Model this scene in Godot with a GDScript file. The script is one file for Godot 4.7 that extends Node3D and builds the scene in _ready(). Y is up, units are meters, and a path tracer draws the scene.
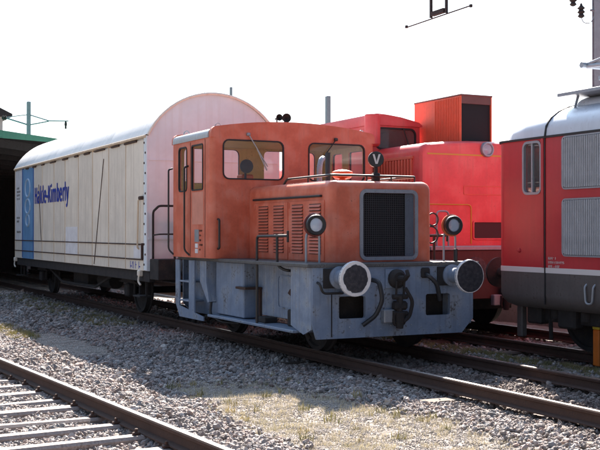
extends Node3D
# Railway yard, y = 0 is the top of the rails, -z runs along the tracks away from the camera, -x is the camera's side.

# ------------------------------------------------------------------ mesh builder
class MB:
	var v := PackedVector3Array()
	func tri(a: Vector3, b: Vector3, c: Vector3) -> void:
		v.append(a); v.append(b); v.append(c)
	func quad(a: Vector3, b: Vector3, c: Vector3, d: Vector3) -> void:
		tri(a, b, c); tri(a, c, d)
	func strip(p: Array, q: Array, closed := true) -> void:
		var n := p.size()
		for i in (n if closed else n - 1):
			var j := (i + 1) % n
			quad(p[i], p[j], q[j], q[i])
	func fan(p: Array, flip := false) -> void:
		for i in range(1, p.size() - 1):
			if flip: tri(p[0], p[i + 1], p[i])
			else: tri(p[0], p[i], p[i + 1])
	func hull8(p: Array) -> void:
		quad(p[0], p[3], p[2], p[1]); quad(p[4], p[5], p[6], p[7])
		quad(p[0], p[1], p[5], p[4]); quad(p[1], p[2], p[6], p[5])
		quad(p[2], p[3], p[7], p[6]); quad(p[3], p[0], p[4], p[7])
	func box(c: Vector3, s: Vector3, bev := 0.0, b := Basis()) -> void:
		var h := s * 0.5
		var e: float = min(bev, min(h.x, min(h.y, h.z)) * 0.9)
		if e <= 0.0:
			var p := []
			for q in [[-1, -1, -1], [1, -1, -1], [1, 1, -1], [-1, 1, -1], [-1, -1, 1], [1, -1, 1], [1, 1, 1], [-1, 1, 1]]:
				p.append(c + b * Vector3(h.x * q[0], h.y * q[1], h.z * q[2]))
			hull8(p)
			return
		# chamfered box: one inset quad a face, a quad an edge, a triangle a corner
		for ax in 3:
			for sg in [-1.0, 1.0]:
				var u := (ax + 1) % 3
				var w := (ax + 2) % 3
				var f := []
				for q in [[-1, -1], [1, -1], [1, 1], [-1, 1]]:
					var t := Vector3.ZERO
					t[ax] = h[ax] * sg; t[u] = (h[u] - e) * q[0]; t[w] = (h[w] - e) * q[1]
					f.append(c + b * t)
				if sg > 0: quad(f[0], f[1], f[2], f[3])
				else: quad(f[3], f[2], f[1], f[0])
				for s2 in [-1.0, 1.0]:      # edge between face ax,sg and face u,s2
					var g := []
					for k in [[0, -1], [0, 1], [1, 1], [1, -1]]:
						var t := Vector3.ZERO
						t[ax] = h[ax] * sg if k[0] == 0 else (h[ax] - e) * sg
						t[u] = (h[u] - e) * s2 if k[0] == 0 else h[u] * s2
						t[w] = (h[w] - e) * k[1]
						g.append(c + b * t)
					if sg * s2 > 0: quad(g[0], g[3], g[2], g[1])
					else: quad(g[0], g[1], g[2], g[3])
		for sx in [-1.0, 1.0]:
			for sy in [-1.0, 1.0]:
				for sz in [-1.0, 1.0]:
					var a := c + b * Vector3(h.x * sx, (h.y - e) * sy, (h.z - e) * sz)
					var d := c + b * Vector3((h.x - e) * sx, h.y * sy, (h.z - e) * sz)
					var g := c + b * Vector3((h.x - e) * sx, (h.y - e) * sy, h.z * sz)
					if sx * sy * sz > 0: tri(a, d, g)
					else: tri(a, g, d)
	func bx(x0: float, x1: float, y0: float, y1: float, z0: float, z1: float, bev := 0.0) -> void:
		box(Vector3(x0 + x1, y0 + y1, z0 + z1) * 0.5, Vector3(x1 - x0, y1 - y0, z1 - z0).abs(), bev)
	func tube(pts: Array, r: float, n := 8, r1 := -1.0) -> void:
		var up := Vector3.UP
		var rings := []
		var m := pts.size()
		for i in m:
			var t: Vector3 = (pts[min(i + 1, m - 1)] - pts[max(i - 1, 0)]).normalized()
			if i == 0 and abs(t.dot(up)) > 0.9: up = Vector3.RIGHT
			var s := t.cross(up).normalized()
			up = s.cross(t).normalized()
			var rr := r if r1 < 0 else lerpf(r, r1, float(i) / (m - 1))
			var ring := []
			for k in n:
				var a := TAU * k / n
				ring.append(pts[i] + (s * cos(a) + up * sin(a)) * rr)
			rings.append(ring)
		for i in m - 1: strip(rings[i], rings[i + 1])
		fan(rings[0], true); fan(rings[m - 1])
	func lathe(prof: Array, xf: Transform3D, n := 24) -> void:
		# prof: [radius, height] from bottom to top along the local y axis
		var rings := []
		for p in prof:
			var ring := []
			for k in n:
				var a := TAU * k / n
				ring.append(xf * Vector3(p[0] * cos(a), p[1], -p[0] * sin(a)))
			rings.append(ring)
		for i in rings.size() - 1: strip(rings[i], rings[i + 1])
		if prof[0][0] > 0.0005: fan(rings[0], true)
		if prof[-1][0] > 0.0005: fan(rings[-1])
	func prism(poly: PackedVector2Array, d: float, xf: Transform3D) -> void:
		# polygon in the local xy plane, extruded from z = 0 to z = d
		var p := poly.duplicate()
		if Geometry2D.is_polygon_clockwise(p): p.reverse()
		var ids := Geometry2D.triangulate_polygon(p)
		for i in range(0, ids.size(), 3):
			var a := p[ids[i]]; var b := p[ids[i + 1]]; var c := p[ids[i + 2]]
			if (b - a).cross(c - a) < 0:
				var t := b; b = c; c = t
			tri(xf * Vector3(a.x, a.y, d), xf * Vector3(b.x, b.y, d), xf * Vector3(c.x, c.y, d))
			tri(xf * Vector3(a.x, a.y, 0), xf * Vector3(c.x, c.y, 0), xf * Vector3(b.x, b.y, 0))
		for i in p.size():
			var a := p[i]; var b := p[(i + 1) % p.size()]
			quad(xf * Vector3(a.x, a.y, 0), xf * Vector3(b.x, b.y, 0), xf * Vector3(b.x, b.y, d), xf * Vector3(a.x, a.y, d))
	func holed(r: Rect2, hole: Rect2, rad: float, depth: float, xf: Transform3D) -> void:
		# a rectangle with a rounded opening, facing local +z, with the reveal of the opening running to z = -depth
		var rc := [r.position, Vector2(r.end.x, r.position.y), r.end, Vector2(r.position.x, r.end.y)]
		var h := MB.rounded(hole, rad, 5)
		var m := h.size() / 4
		for i in h.size():
			var j := (i + 1) % h.size()
			var ci: Vector2 = rc[i / m]; var cj: Vector2 = rc[j / m]
			var a := xf * Vector3(h[i].x, h[i].y, 0); var b := xf * Vector3(h[j].x, h[j].y, 0)
			if ci == cj: tri(xf * Vector3(ci.x, ci.y, 0), b, a)
			else: quad(xf * Vector3(ci.x, ci.y, 0), xf * Vector3(cj.x, cj.y, 0), b, a)
			if depth > 0: quad(a, b, xf * Vector3(h[j].x, h[j].y, -depth), xf * Vector3(h[i].x, h[i].y, -depth))
	func rect(r: Rect2, xf: Transform3D) -> void:
		quad(xf * Vector3(r.position.x, r.position.y, 0), xf * Vector3(r.end.x, r.position.y, 0), xf * Vector3(r.end.x, r.end.y, 0), xf * Vector3(r.position.x, r.end.y, 0))
	func frame(hole: Rect2, rad: float, w: float, t0: float, t1: float, xf: Transform3D) -> void:
		# a rounded rectangular ring of width w round the opening, from z = t0 to z = t1
		var a := MB.rounded(hole, rad, 5); var b := MB.rounded(hole.grow(w), rad + w, 5)
		var ai := []; var bi := []; var ao := []; var bo := []
		for p in a: ai.append(xf * Vector3(p.x, p.y, t0)); ao.append(xf * Vector3(p.x, p.y, t1))
		for p in b: bi.append(xf * Vector3(p.x, p.y, t0)); bo.append(xf * Vector3(p.x, p.y, t1))
		strip(bo, ao); strip(ao, ai); strip(bi, bo); strip(ai, bi)
	static func rounded(r: Rect2, rad: float, m: int) -> PackedVector2Array:
		# counter-clockwise from the lower left corner, m points a corner
		var out := PackedVector2Array()
		var cs := [r.position + Vector2(rad, rad), Vector2(r.end.x - rad, r.position.y + rad), r.end - Vector2(rad, rad), Vector2(r.position.x + rad, r.end.y - rad)]
		for k in 4:
			for i in m:
				var a := PI + PI / 2 * (k + float(i) / (m - 1))
				out.append(cs[k] + Vector2(cos(a), sin(a)) * rad)
		return out
	func mesh(org := Vector3.ZERO, deg := 38.0) -> ArrayMesh:
		var n := v.size() / 3
		var fn := PackedVector3Array(); var area := PackedVector3Array()
		var at := {}
		for i in n:
			var c := (v[3 * i + 1] - v[3 * i]).cross(v[3 * i + 2] - v[3 * i])
			area.append(c); fn.append(c.normalized())
			for k in 3:
				var key := Vector3i((v[3 * i + k] * 5000.0).round())
				if at.has(key): at[key].append(i)
				else: at[key] = [i]
		var co := cos(deg_to_rad(deg))
		var pv := PackedVector3Array(); var pn := PackedVector3Array()
		for i in n:
			if area[i].length_squared() < 1e-16: continue
			for k in [0, 2, 1]:
				var p := v[3 * i + k]
				var s := Vector3.ZERO
				for j in at[Vector3i((p * 5000.0).round())]:
					if fn[j].dot(fn[i]) > co: s += area[j]
				pv.append(p - org); pn.append(s.normalized() if s.length_squared() > 1e-20 else fn[i])
		var arr := []
		arr.resize(Mesh.ARRAY_MAX)
		arr[Mesh.ARRAY_VERTEX] = pv; arr[Mesh.ARRAY_NORMAL] = pn
		var m := ArrayMesh.new()
		m.add_surface_from_arrays(Mesh.PRIMITIVE_TRIANGLES, arr)
		return m

# ------------------------------------------------------------------ nodes
var org := Vector3.ZERO
var taken := {}
func thing(called: String, label: String, category: String, at: Vector3, group := "", kind := "") -> Node3D:
	var o := Node3D.new()
	o.name = numbered(called); add_child(o)
	o.position = at; org = at
	tag(o, label, category, group, kind)
	return o
func tag(o: Node, label: String, category: String, group := "", kind := "") -> void:
	o.set_meta("label", label)
	o.set_meta("category", category)
	if group: o.set_meta("group", group)
	if kind: o.set_meta("kind", kind)
func numbered(called: String) -> String:
	var k: int = taken.get(called, 0)
	taken[called] = k + 1
	return called if k == 0 else "%s_%03d" % [called, k]
func part(called: String, mb: MB, m: Material, parent: Node3D, deg := 38.0, label := "") -> MeshInstance3D:
	var o := MeshInstance3D.new()
	o.name = called
	o.mesh = mb.mesh(org, deg)
	o.material_override = m
	parent.add_child(o, true)
	if label: o.set_meta("label", label)
	return o
func piece(called: String, me: Mesh, m: Material, parent: Node3D, at: Vector3, b := Basis()) -> MeshInstance3D:
	var o := MeshInstance3D.new()
	o.name = called
	o.mesh = me
	o.material_override = m
	o.transform = Transform3D(b, at)
	parent.add_child(o, true)
	return o
func lone(called: String, mb: MB, m: Material, at: Vector3, label: String, category: String, group := "", kind := "") -> MeshInstance3D:
	var o := MeshInstance3D.new()
	o.name = numbered(called)
	o.mesh = mb.mesh(at)
	o.material_override = m
	add_child(o)
	o.position = at
	tag(o, label, category, group, kind)
	return o
func lettering(text: String, height: float, m: Material, parent: Node3D, at: Vector3, b: Basis, squeeze := 1.0, called := "lettering") -> void:
	var t := TextMesh.new()
	t.text = text; t.font = font; t.font_size = 64
	t.pixel_size = height / 46.0
	t.depth = 0.003
	t.horizontal_alignment = HORIZONTAL_ALIGNMENT_LEFT
	t.curve_step = 4.0
	var o := MeshInstance3D.new()
	o.name = called
	o.mesh = t; o.material_override = m
	o.transform = Transform3D(b * Basis.from_scale(Vector3(squeeze, 1, 1)), at - org)
	parent.add_child(o, true)
# small print that the photograph leaves unreadable: a row of strokes on a side facing -x
func faint_print(parent: Node3D, at: Vector3, h: float, w: float, m: Material, seed_: int) -> void:
	var rng := RandomNumberGenerator.new(); rng.seed = seed_
	var k := MB.new()
	var z := at.z
	while z < at.z + w:
		var l := h * rng.randf_range(0.3, 0.7)
		var y := rng.randf_range(-0.3, 0.3) * h
		if rng.randf() < 0.85: k.bx(at.x - 0.0015, at.x + 0.0015, at.y - h * 0.5, at.y + h * 0.5, z, z + h * 0.16)
		if rng.randf() < 0.7: k.bx(at.x - 0.0015, at.x + 0.0015, at.y + y - h * 0.08, at.y + y + h * 0.08, z + h * 0.16, z + l)
		z += l + h * 0.22
	var o := part("small_print", k, m, parent)
	o.set_meta("kind", "stuff")
const NEAR := Basis(Vector3(0, 0, 1), Vector3(0, 1, 0), Vector3(-1, 0, 0))     # local +z faces -x, local +x runs to +z
func near_wall(x: float) -> Transform3D: return Transform3D(NEAR, Vector3(x, 0, 0))          # local (x, y) = world (z, y)
func front_wall(z: float) -> Transform3D: return Transform3D(Basis(), Vector3(0, 0, z))      # local (x, y) = world (x, y)
func toward_z(at: Vector3) -> Transform3D: return Transform3D(Basis(Vector3(1, 0, 0), Vector3(0, 0, 1), Vector3(0, -1, 0)), at)   # lathe axis along +z
func toward_x(at: Vector3) -> Transform3D: return Transform3D(Basis(Vector3(0, 1, 0), Vector3(-1, 0, 0), Vector3(0, 0, 1)), at)   # lathe axis along -x

# ------------------------------------------------------------------ materials
var font: Font
func lin(r: float, g: float, b: float) -> Color: return Color(r, g, b).linear_to_srgb()
func noise_bytes(seed_: int, freq: float, w: int, h: int, oct := 4) -> PackedByteArray:
	var n := FastNoiseLite.new()
	n.seed = seed_; n.frequency = freq; n.noise_type = FastNoiseLite.TYPE_SIMPLEX_SMOOTH
	n.fractal_octaves = oct
	var im := n.get_seamless_image(w, h, false, false, 0.15)
	im.convert(Image.FORMAT_L8)
	return im.get_data()
func streak_bytes(seed_: int, w: int, h: int) -> PackedByteArray:
	var n := FastNoiseLite.new()
	n.seed = seed_; n.frequency = 0.06; n.fractal_octaves = 4
	var im := n.get_seamless_image(w, 16, false, false, 0.2)
	im.convert(Image.FORMAT_L8)
	im.resize(w, h, Image.INTERPOLATE_CUBIC)
	return im.get_data()
# paint that has weathered: tone patches, dirt or rust spots, and run marks down the sheet
func worn(base: Color, dirt: Color, spots: float, runs: float, seed_: int, tile: float, rough := 0.5, metal := 0.0, patch := 0.12, size := 320, fade := Color(-1, 0, 0)) -> StandardMaterial3D:
	var a := noise_bytes(seed_, 0.012, size, size, 5)
	var f := noise_bytes(seed_ + 7, 0.085, size, size, 4)
	var s := streak_bytes(seed_ + 13, size, size)
	var ch := noise_bytes(seed_ + 23, 0.16, size, size, 3) if fade.r >= 0.0 else f
	var img := Image.create(size, size, false, Image.FORMAT_RGB8)
	var bl := base; var dl := dirt
	for y in size:
		for x in size:
			var i := y * size + x
			var na := a[i] / 255.0; var nf := f[i] / 255.0; var ns := s[i] / 255.0
			var k := 1.0 + (na - 0.5) * 2.0 * patch + (nf - 0.5) * patch * 0.7
			var d := smoothstep(1.0 - spots, 1.05 - spots * 0.5, nf * 0.6 + na * 0.4 + 0.06) * 0.7
			d = clampf(d + smoothstep(0.52, 0.8, ns) * runs * (0.35 + na), 0.0, 0.92)
			var c := Color(bl.r * k, bl.g * k, bl.b * k)
			if fade.r >= 0.0:
				c = c.lerp(fade, 0.75 * smoothstep(0.40, 0.78, na * 0.75 + ns * 0.25))
				if ch[i] > 222: c = c.lerp(fade * 1.35 if (x / 37 + y / 53) % 3 == 0 else dl, 0.6)
			c = c.lerp(dl, d)
			img.set_pixel(x, y, c.linear_to_srgb())
	img.generate_mipmaps()
	var m := StandardMaterial3D.new()
	m.albedo_texture = ImageTexture.create_from_image(img)
	m.uv1_triplanar = true; m.uv1_world_triplanar = true
	m.uv1_scale = Vector3.ONE / tile
	m.roughness = rough; m.metallic = metal
	return m
func plain(r: float, g: float, b: float, rough := 0.6, metal := 0.0) -> StandardMaterial3D:
	var m := StandardMaterial3D.new()
	m.albedo_color = lin(r, g, b)
	m.roughness = rough; m.metallic = metal
	return m
func bumpy(m: StandardMaterial3D, freq: float, seed_: int, scale_cm: float) -> StandardMaterial3D:
	var n := FastNoiseLite.new()
	n.seed = seed_; n.frequency = freq; n.fractal_octaves = 4
	m.heightmap_enabled = true
	m.heightmap_texture = ImageTexture.create_from_image(n.get_seamless_image(256, 256))
	m.heightmap_scale = scale_cm
	return m
var M := {}
func make_materials() -> void:
	M.orange = worn(Color(0.60, 0.140, 0.076), Color(0.13, 0.05, 0.04), 0.16, 0.10, 11, 2.3, 0.5, 0.0, 0.16, 448, Color(0.64, 0.215, 0.145))
	M.orange_pale = worn(Color(0.62, 0.25, 0.18), Color(0.36, 0.14, 0.10), 0.25, 0.12, 15, 1.3, 0.55)
	M.blue = worn(Color(0.200, 0.265, 0.375), Color(0.045, 0.034, 0.028), 0.33, 0.24, 21, 1.7, 0.55, 0.0, 0.2, 320, Color(0.25, 0.29, 0.345))
	M.blue_light = worn(Color(0.22, 0.28, 0.38), Color(0.05, 0.038, 0.03), 0.26, 0.24, 27, 1.1, 0.55, 0.0, 0.2, 320, Color(0.30, 0.33, 0.37))
	M.cream = worn(Color(0.78, 0.725, 0.63), Color(0.26, 0.19, 0.14), 0.14, 0.20, 31, 2.9, 0.5, 0.0, 0.09)
	M.cream_b = worn(Color(0.735, 0.685, 0.60), Color(0.24, 0.18, 0.13), 0.16, 0.22, 35, 2.3, 0.5, 0.0, 0.1)
	M.cream_rib = worn(Color(0.60, 0.49, 0.36), Color(0.22, 0.10, 0.05), 0.24, 0.40, 37, 1.1, 0.5, 0.0, 0.14)
	M.end_white = worn(Color(0.71, 0.79, 0.85), Color(0.50, 0.42, 0.38), 0.12, 0.12, 41, 3.1, 0.5, 0.0, 0.06)
	M.car_roof = worn(Color(0.72, 0.71, 0.69), Color(0.33, 0.30, 0.27), 0.2, 0.2, 43, 2.7, 0.5, 0.0, 0.1)
	M.car_blue = worn(Color(0.15, 0.32, 0.56), Color(0.10, 0.12, 0.15), 0.14, 0.18, 45, 1.9, 0.5)
	M.car_blue_dark = plain(0.05, 0.13, 0.36, 0.5)
	M.car_blue_light = plain(0.32, 0.46, 0.62, 0.5)
	M.print_blue = plain(0.025, 0.05, 0.36, 0.5)
	M.placard = worn(Color(0.74, 0.75, 0.78), Color(0.3, 0.28, 0.26), 0.08, 0.06, 47, 1.3, 0.5)
	M.red = worn(Color(0.45, 0.030, 0.040), Color(0.12, 0.02, 0.02), 0.10, 0.08, 51, 2.6, 0.36, 0.0, 0.08)
	M.diesel = worn(Color(0.66, 0.075, 0.080), Color(0.32, 0.07, 0.05), 0.14, 0.16, 55, 2.1, 0.45, 0.0, 0.12, 320, Color(0.70, 0.13, 0.125))
	M.diesel_side = worn(Color(0.64, 0.13, 0.08), Color(0.26, 0.08, 0.05), 0.16, 0.16, 57, 1.7, 0.5, 0.0, 0.12)
	M.diesel_dark = worn(Color(0.075, 0.028, 0.026), Color(0.03, 0.02, 0.02), 0.3, 0.15, 58, 1.2, 0.7)
	M.scoop = worn(Color(0.74, 0.125, 0.055), Color(0.3, 0.07, 0.04), 0.12, 0.12, 59, 1.4, 0.5)
	M.grey_roof = worn(Color(0.40, 0.43, 0.46), Color(0.17, 0.16, 0.15), 0.34, 0.16, 61, 1.9, 0.5)
	M.silver_roof = worn(Color(0.52, 0.57, 0.64), Color(0.22, 0.22, 0.23), 0.28, 0.10, 63, 2.2, 0.38, 0.0, 0.08)
	M.slat_grey = worn(Color(0.40, 0.43, 0.47), Color(0.17, 0.16, 0.16), 0.3, 0.3, 64, 0.8, 0.5, 0.0, 0.2)
	M.panel_grey = worn(Color(0.095, 0.115, 0.15), Color(0.03, 0.03, 0.03), 0.3, 0.2, 66, 0.8, 0.55)
	M.skirt = worn(Color(0.095, 0.086, 0.085), Color(0.045, 0.036, 0.03), 0.34, 0.2, 65, 1.6, 0.6, 0.0, 0.2)
	M.under = worn(Color(0.026, 0.024, 0.025), Color(0.06, 0.042, 0.032), 0.34, 0.1, 67, 0.9, 0.9, 0.0, 0.25)
	M.rust = worn(Color(0.062, 0.032, 0.023), Color(0.028, 0.018, 0.014), 0.45, 0.1, 69, 0.7, 0.85, 0.0, 0.35)
	M.deck = worn(Color(0.10, 0.10, 0.10), Color(0.04, 0.034, 0.03), 0.4, 0.1, 99, 0.9, 0.7, 0.0, 0.3)
	M.rail_top = plain(0.62, 0.58, 0.56, 0.28, 1.0)
	M.steel_sleeper = worn(Color(0.27, 0.225, 0.205), Color(0.11, 0.07, 0.05), 0.46, 0.2, 71, 0.8, 0.75, 0.0, 0.35)
	M.wood_sleeper = worn(Color(0.075, 0.056, 0.045), Color(0.03, 0.025, 0.02), 0.4, 0.3, 73, 0.7, 0.85, 0.0, 0.3)
	M.black = plain(0.018, 0.018, 0.020, 0.45)
	M.rubber = plain(0.014, 0.014, 0.016, 0.6)
	M.hose = plain(0.02, 0.022, 0.026, 0.5)
	M.white = worn(Color(0.72, 0.72, 0.73), Color(0.25, 0.2, 0.17), 0.3, 0.0, 75, 0.4, 0.5)
	M.disc = worn(Color(0.030, 0.032, 0.042), Color(0.09, 0.085, 0.08), 0.45, 0.0, 77, 0.3, 0.42, 0.0, 0.4)
	M.lining = worn(Color(0.60, 0.46, 0.22), Color(0.2, 0.15, 0.08), 0.3, 0.1, 79, 1.1, 0.6)
	M.steel = plain(0.32, 0.33, 0.36, 0.45, 0.7)
	M.galvanised = worn(Color(0.30, 0.33, 0.37), Color(0.16, 0.16, 0.17), 0.3, 0.1, 81, 0.9, 0.5, 0.4)
	M.yellow = plain(0.55, 0.30, 0.03, 0.5)
	M.white_line = plain(0.62, 0.60, 0.60, 0.5)
	M.seat = plain(0.03, 0.045, 0.10, 0.7)
	M.green_roof = worn(Color(0.035, 0.19, 0.125), Color(0.02, 0.06, 0.045), 0.3, 0.15, 83, 2.3, 0.5)
	M.dark_wood = worn(Color(0.035, 0.032, 0.034), Color(0.015, 0.014, 0.014), 0.4, 0.3, 85, 1.4, 0.85)
	M.wall = worn(Color(0.55, 0.54, 0.53), Color(0.3, 0.28, 0.26), 0.25, 0.15, 87, 3.0, 0.8)
	M.post_orange = worn(Color(0.70, 0.17, 0.02), Color(0.2, 0.1, 0.05), 0.25, 0.1, 89, 0.6, 0.5)
	M.post_yellow = plain(0.72, 0.55, 0.06, 0.5)
	M.reflector = plain(0.72, 0.75, 0.80, 0.06, 1.0)
	M.beacon = plain(0.50, 0.10, 0.035, 0.4)
	var g := StandardMaterial3D.new()
	g.albedo_color = Color(0.82, 0.88, 0.88, 0.05)
	g.transparency = BaseMaterial3D.TRANSPARENCY_ALPHA
	g.roughness = 0.02; g.metallic_specular = 0.35
	M.glass = g
	var g2 := StandardMaterial3D.new()
	g2.albedo_color = Color(0.75, 0.82, 0.9, 0.16)
	g2.transparency = BaseMaterial3D.TRANSPARENCY_ALPHA
	g2.roughness = 0.03
	M.lens = g2
	var st := StandardMaterial3D.new()
	st.vertex_color_use_as_albedo = true
	st.roughness = 0.85
	M.stone = st
	var gr := StandardMaterial3D.new()
	gr.vertex_color_use_as_albedo = true
	gr.roughness = 0.8
	gr.backlight_enabled = true; gr.backlight = Color(0.5, 0.5, 0.4)
	gr.cull_mode = BaseMaterial3D.CULL_DISABLED
	M.grass = gr
	M.earth = bumpy(worn(Color(0.20, 0.175, 0.155), Color(0.085, 0.075, 0.068), 0.45, 0.0, 91, 1.9, 0.95, 0.0, 0.35, 512), 0.06, 92, 4.0)

# ------------------------------------------------------------------ the place
const XC := 7.53       # middle of the shunter's track
const XE := 10.9       # middle of the track behind
func fore_rail(z: float) -> float: return 3.064 + 0.0665 * (z + 7.93)
var ground_noise := FastNoiseLite.new()
func ground_y(x: float, z: float) -> float:
	var near := ground_noise.get_noise_2d(x * 1.0, z * 1.0) * 0.035 + ground_noise.get_noise_2d(x * 5.0 + 90.0, z * 5.0) * 0.012
	var y := -0.205
	var c := x - fore_rail(z)
	y += 0.05 * smoothstep(0.05, 0.2, c) * (1.0 - smoothstep(0.6, 1.1, c))
	y -= 0.04 * smoothstep(0.5, 1.2, c) * (1.0 - smoothstep(4.9, 5.9, x))
	y += 0.05 * smoothstep(9.0, 9.3, x) * (1.0 - smoothstep(9.5, 9.9, x))
	return y + near

func _ready() -> void:
	ground_noise.seed = 5; ground_noise.frequency = 0.6; ground_noise.fractal_octaves = 3
	var cam := Camera3D.new()
	cam.name = "camera"
	cam.fov = 2.0 * rad_to_deg(atan(225.0 / 1050.0))
	cam.near = 0.1; cam.far = 3000.0
	add_child(cam)
	cam.position = Vector3(0, 1.66, 0)
	cam.rotation_degrees = Vector3(rad_to_deg(atan(7.0 / 1050.0)), -rad_to_deg(atan(0.5)), 0)
	cam.current = true
	var we := WorldEnvironment.new()
	we.name = "world_environment"
	var env := Environment.new()
	env.background_mode = Environment.BG_SKY
	var sm := PhysicalSkyMaterial.new()       # hazy air, brightest towards the sun that stands behind the trains
	sm.rayleigh_coefficient = 1.6
	sm.rayleigh_color = Color(0.20, 0.35, 0.62)
	sm.mie_coefficient = 0.035
	sm.mie_eccentricity = 0.8
	sm.mie_color = Color(0.62, 0.71, 0.87)
	sm.turbidity = 30.0
	sm.ground_color = lin(0.25, 0.23, 0.21)
	sm.energy_multiplier = 2.0
	var sky := Sky.new()
	sky.sky_material = sm
	env.sky = sky
	env.tonemap_mode = Environment.TONE_MAPPER_LINEAR
	env.tonemap_exposure = 4.5
	env.sdfgi_enabled = true; env.ssao_enabled = true; env.ssil_enabled = true
	we.environment = env
	add_child(we)
	var sun := DirectionalLight3D.new()
	sun.name = "sun"
	sun.light_energy = 1.6
	sun.light_color = Color(1.0, 0.94, 0.88)
	sun.light_angular_distance = 0.5
	sun.shadow_enabled = true
	add_child(sun)
	var fall := Vector3(-0.47 * 0.777, -0.629, 0.88 * 0.777).normalized()
	sun.look_at_from_position(-fall * 50.0 + Vector3(7, 0, -14), Vector3(7, 0, -14), Vector3.UP)
	var sans := SystemFont.new()
	sans.font_names = PackedStringArray(["Droid Sans"])
	sans.font_weight = 700
	font = sans
	make_materials()
	build_ground()
	build_tracks()
	build_shunter()
	build_boxcar()
	build_diesel()
	build_electric()
	build_background()
	build_ballast()
	build_grass()

# ------------------------------------------------------------------ ground, tracks
func build_ground() -> void:
	var mb := MB.new()
	var xs := []; var zs := []
	var x := -1.0
	while x < 13.01: xs.append(x); x += 0.14
	xs = [-900.0, -200.0, -40.0, -8.0] + xs + [20.0, 60.0, 250.0, 900.0]
	var z := -40.0
	while z < -4.0: zs.append(z); z += 0.16 if z > -24.0 else 0.4
	zs = [-1500.0, -400.0, -120.0, -60.0] + zs + [0.0, 10.0, 60.0, 400.0]
	var im := MB.new()
	var st := SurfaceTool.new()
	st.begin(Mesh.PRIMITIVE_TRIANGLES)
	st.set_smooth_group(0)
	for j in zs.size():
		for i in xs.size():
			st.add_vertex(Vector3(xs[i], ground_y(xs[i], zs[j]), zs[j]))
	var w := xs.size()
	for j in zs.size() - 1:
		for i in w - 1:
			var a := j * w + i
			for k in [a, a + 1, a + w + 1, a, a + w + 1, a + w]: st.add_index(k)
	st.generate_normals()
	var o := MeshInstance3D.new()
	o.name = "ground"
	o.mesh = st.commit()
	o.material_override = M.earth
	add_child(o)
	tag(o, "bare grey brown earth of the rail yard", "ground", "", "structure")

func rail_profile() -> PackedVector2Array:
	return PackedVector2Array([Vector2(-0.065, -0.148), Vector2(0.065, -0.148), Vector2(0.065, -0.137), Vector2(0.012, -0.118), Vector2(0.008, -0.05), Vector2(0.030, -0.038), Vector2(0.035, -0.012), Vector2(0.027, -0.001), Vector2(-0.027, -0.001), Vector2(-0.035, -0.012), Vector2(-0.030, -0.038), Vector2(-0.008, -0.05), Vector2(-0.012, -0.118), Vector2(-0.065, -0.137)])
func build_track(label: String, mid: Vector3, turn: float, z0: float, z1: float, pitch: float, sleepers_from: float, sleepers_to: float, sleeper_m: Material, dims: Vector3, sleeper_top: float, clips: bool) -> void:
	var t := thing("railway_track", label, "railway track", mid, "", "structure")
	t.rotation.y = turn
	org = Vector3.ZERO
	var rng := RandomNumberGenerator.new()
	rng.seed = int(mid.x * 100.0)
	for s in [-0.75, 0.75]:
		var mb := MB.new()
		mb.prism(rail_profile(), z1 - z0, Transform3D(Basis(), Vector3(s, 0, z0)))
		var r := part("rail", mb, M.rust, t, 20.0)
		var mt := MB.new()
		mt.bx(s - 0.026, s + 0.026, -0.0015, 0.0012, z0, z1)
		part("running_surface", mt, M.rail_top, r)
	var mb2 := MB.new()
	mb2.box(Vector3(0, -dims.y * 0.5, 0), dims, 0.025)
	var sm := mb2.mesh()
	var mc := MB.new()
	mc.box(Vector3(0, 0.012, 0), Vector3(0.07, 0.03, 0.05), 0.008)
	mc.lathe([[0.016, 0.025], [0.016, 0.055], [0.008, 0.06]], Transform3D(), 6)
	var cm := mc.mesh()
	var z := sleepers_from
	while z < sleepers_to:
		var b := Basis(Vector3.UP, rng.randf_range(-0.02, 0.02)) * Basis(Vector3.FORWARD, rng.randf_range(-0.012, 0.012)) * Basis(Vector3.RIGHT, rng.randf_range(-0.06, 0.06))
		var sl := piece("sleeper", sm, sleeper_m, t, Vector3(rng.randf_range(-0.02, 0.02), sleeper_top + rng.randf_range(-0.018, 0.006), z), b)
		if clips:
			for s in [-0.75, 0.75]:
				for e in [-0.095, 0.095]:
					piece("rail_clip", cm, M.rust, sl, Vector3(s + e, 0.0, 0))
		z += pitch + rng.randf_range(-0.015, 0.015)
func build_tracks() -> void:
	var a := atan(0.0665)
	build_track("rusty track with pale steel sleepers bared among gravel in the sun", Vector3(fore_rail(-15.0) - 0.75, 0, -15.0), a, -45.0, 19.0, 0.6, -6.0, 10.0, M.steel_sleeper, Vector3(2.45, 0.12, 0.17), -0.152, true)
	build_track("track with dark buried sleepers carrying the orange shunter and the white boxcar", Vector3(XC + 0.06, 0, -15.0), 0.0, -36.0, 19.0, 0.62, -12.0, 10.0, M.wood_sleeper, Vector3(2.5, 0.14, 0.24), -0.185, false)
	build_track("track with dark sleepers carrying the two red locomotives behind the shunter", Vector3(XE, 0, -15.0), 0.0, -36.0, 19.0, 0.62, -12.0, 8.0, M.wood_sleeper, Vector3(2.5, 0.14, 0.24), -0.156, false)

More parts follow.
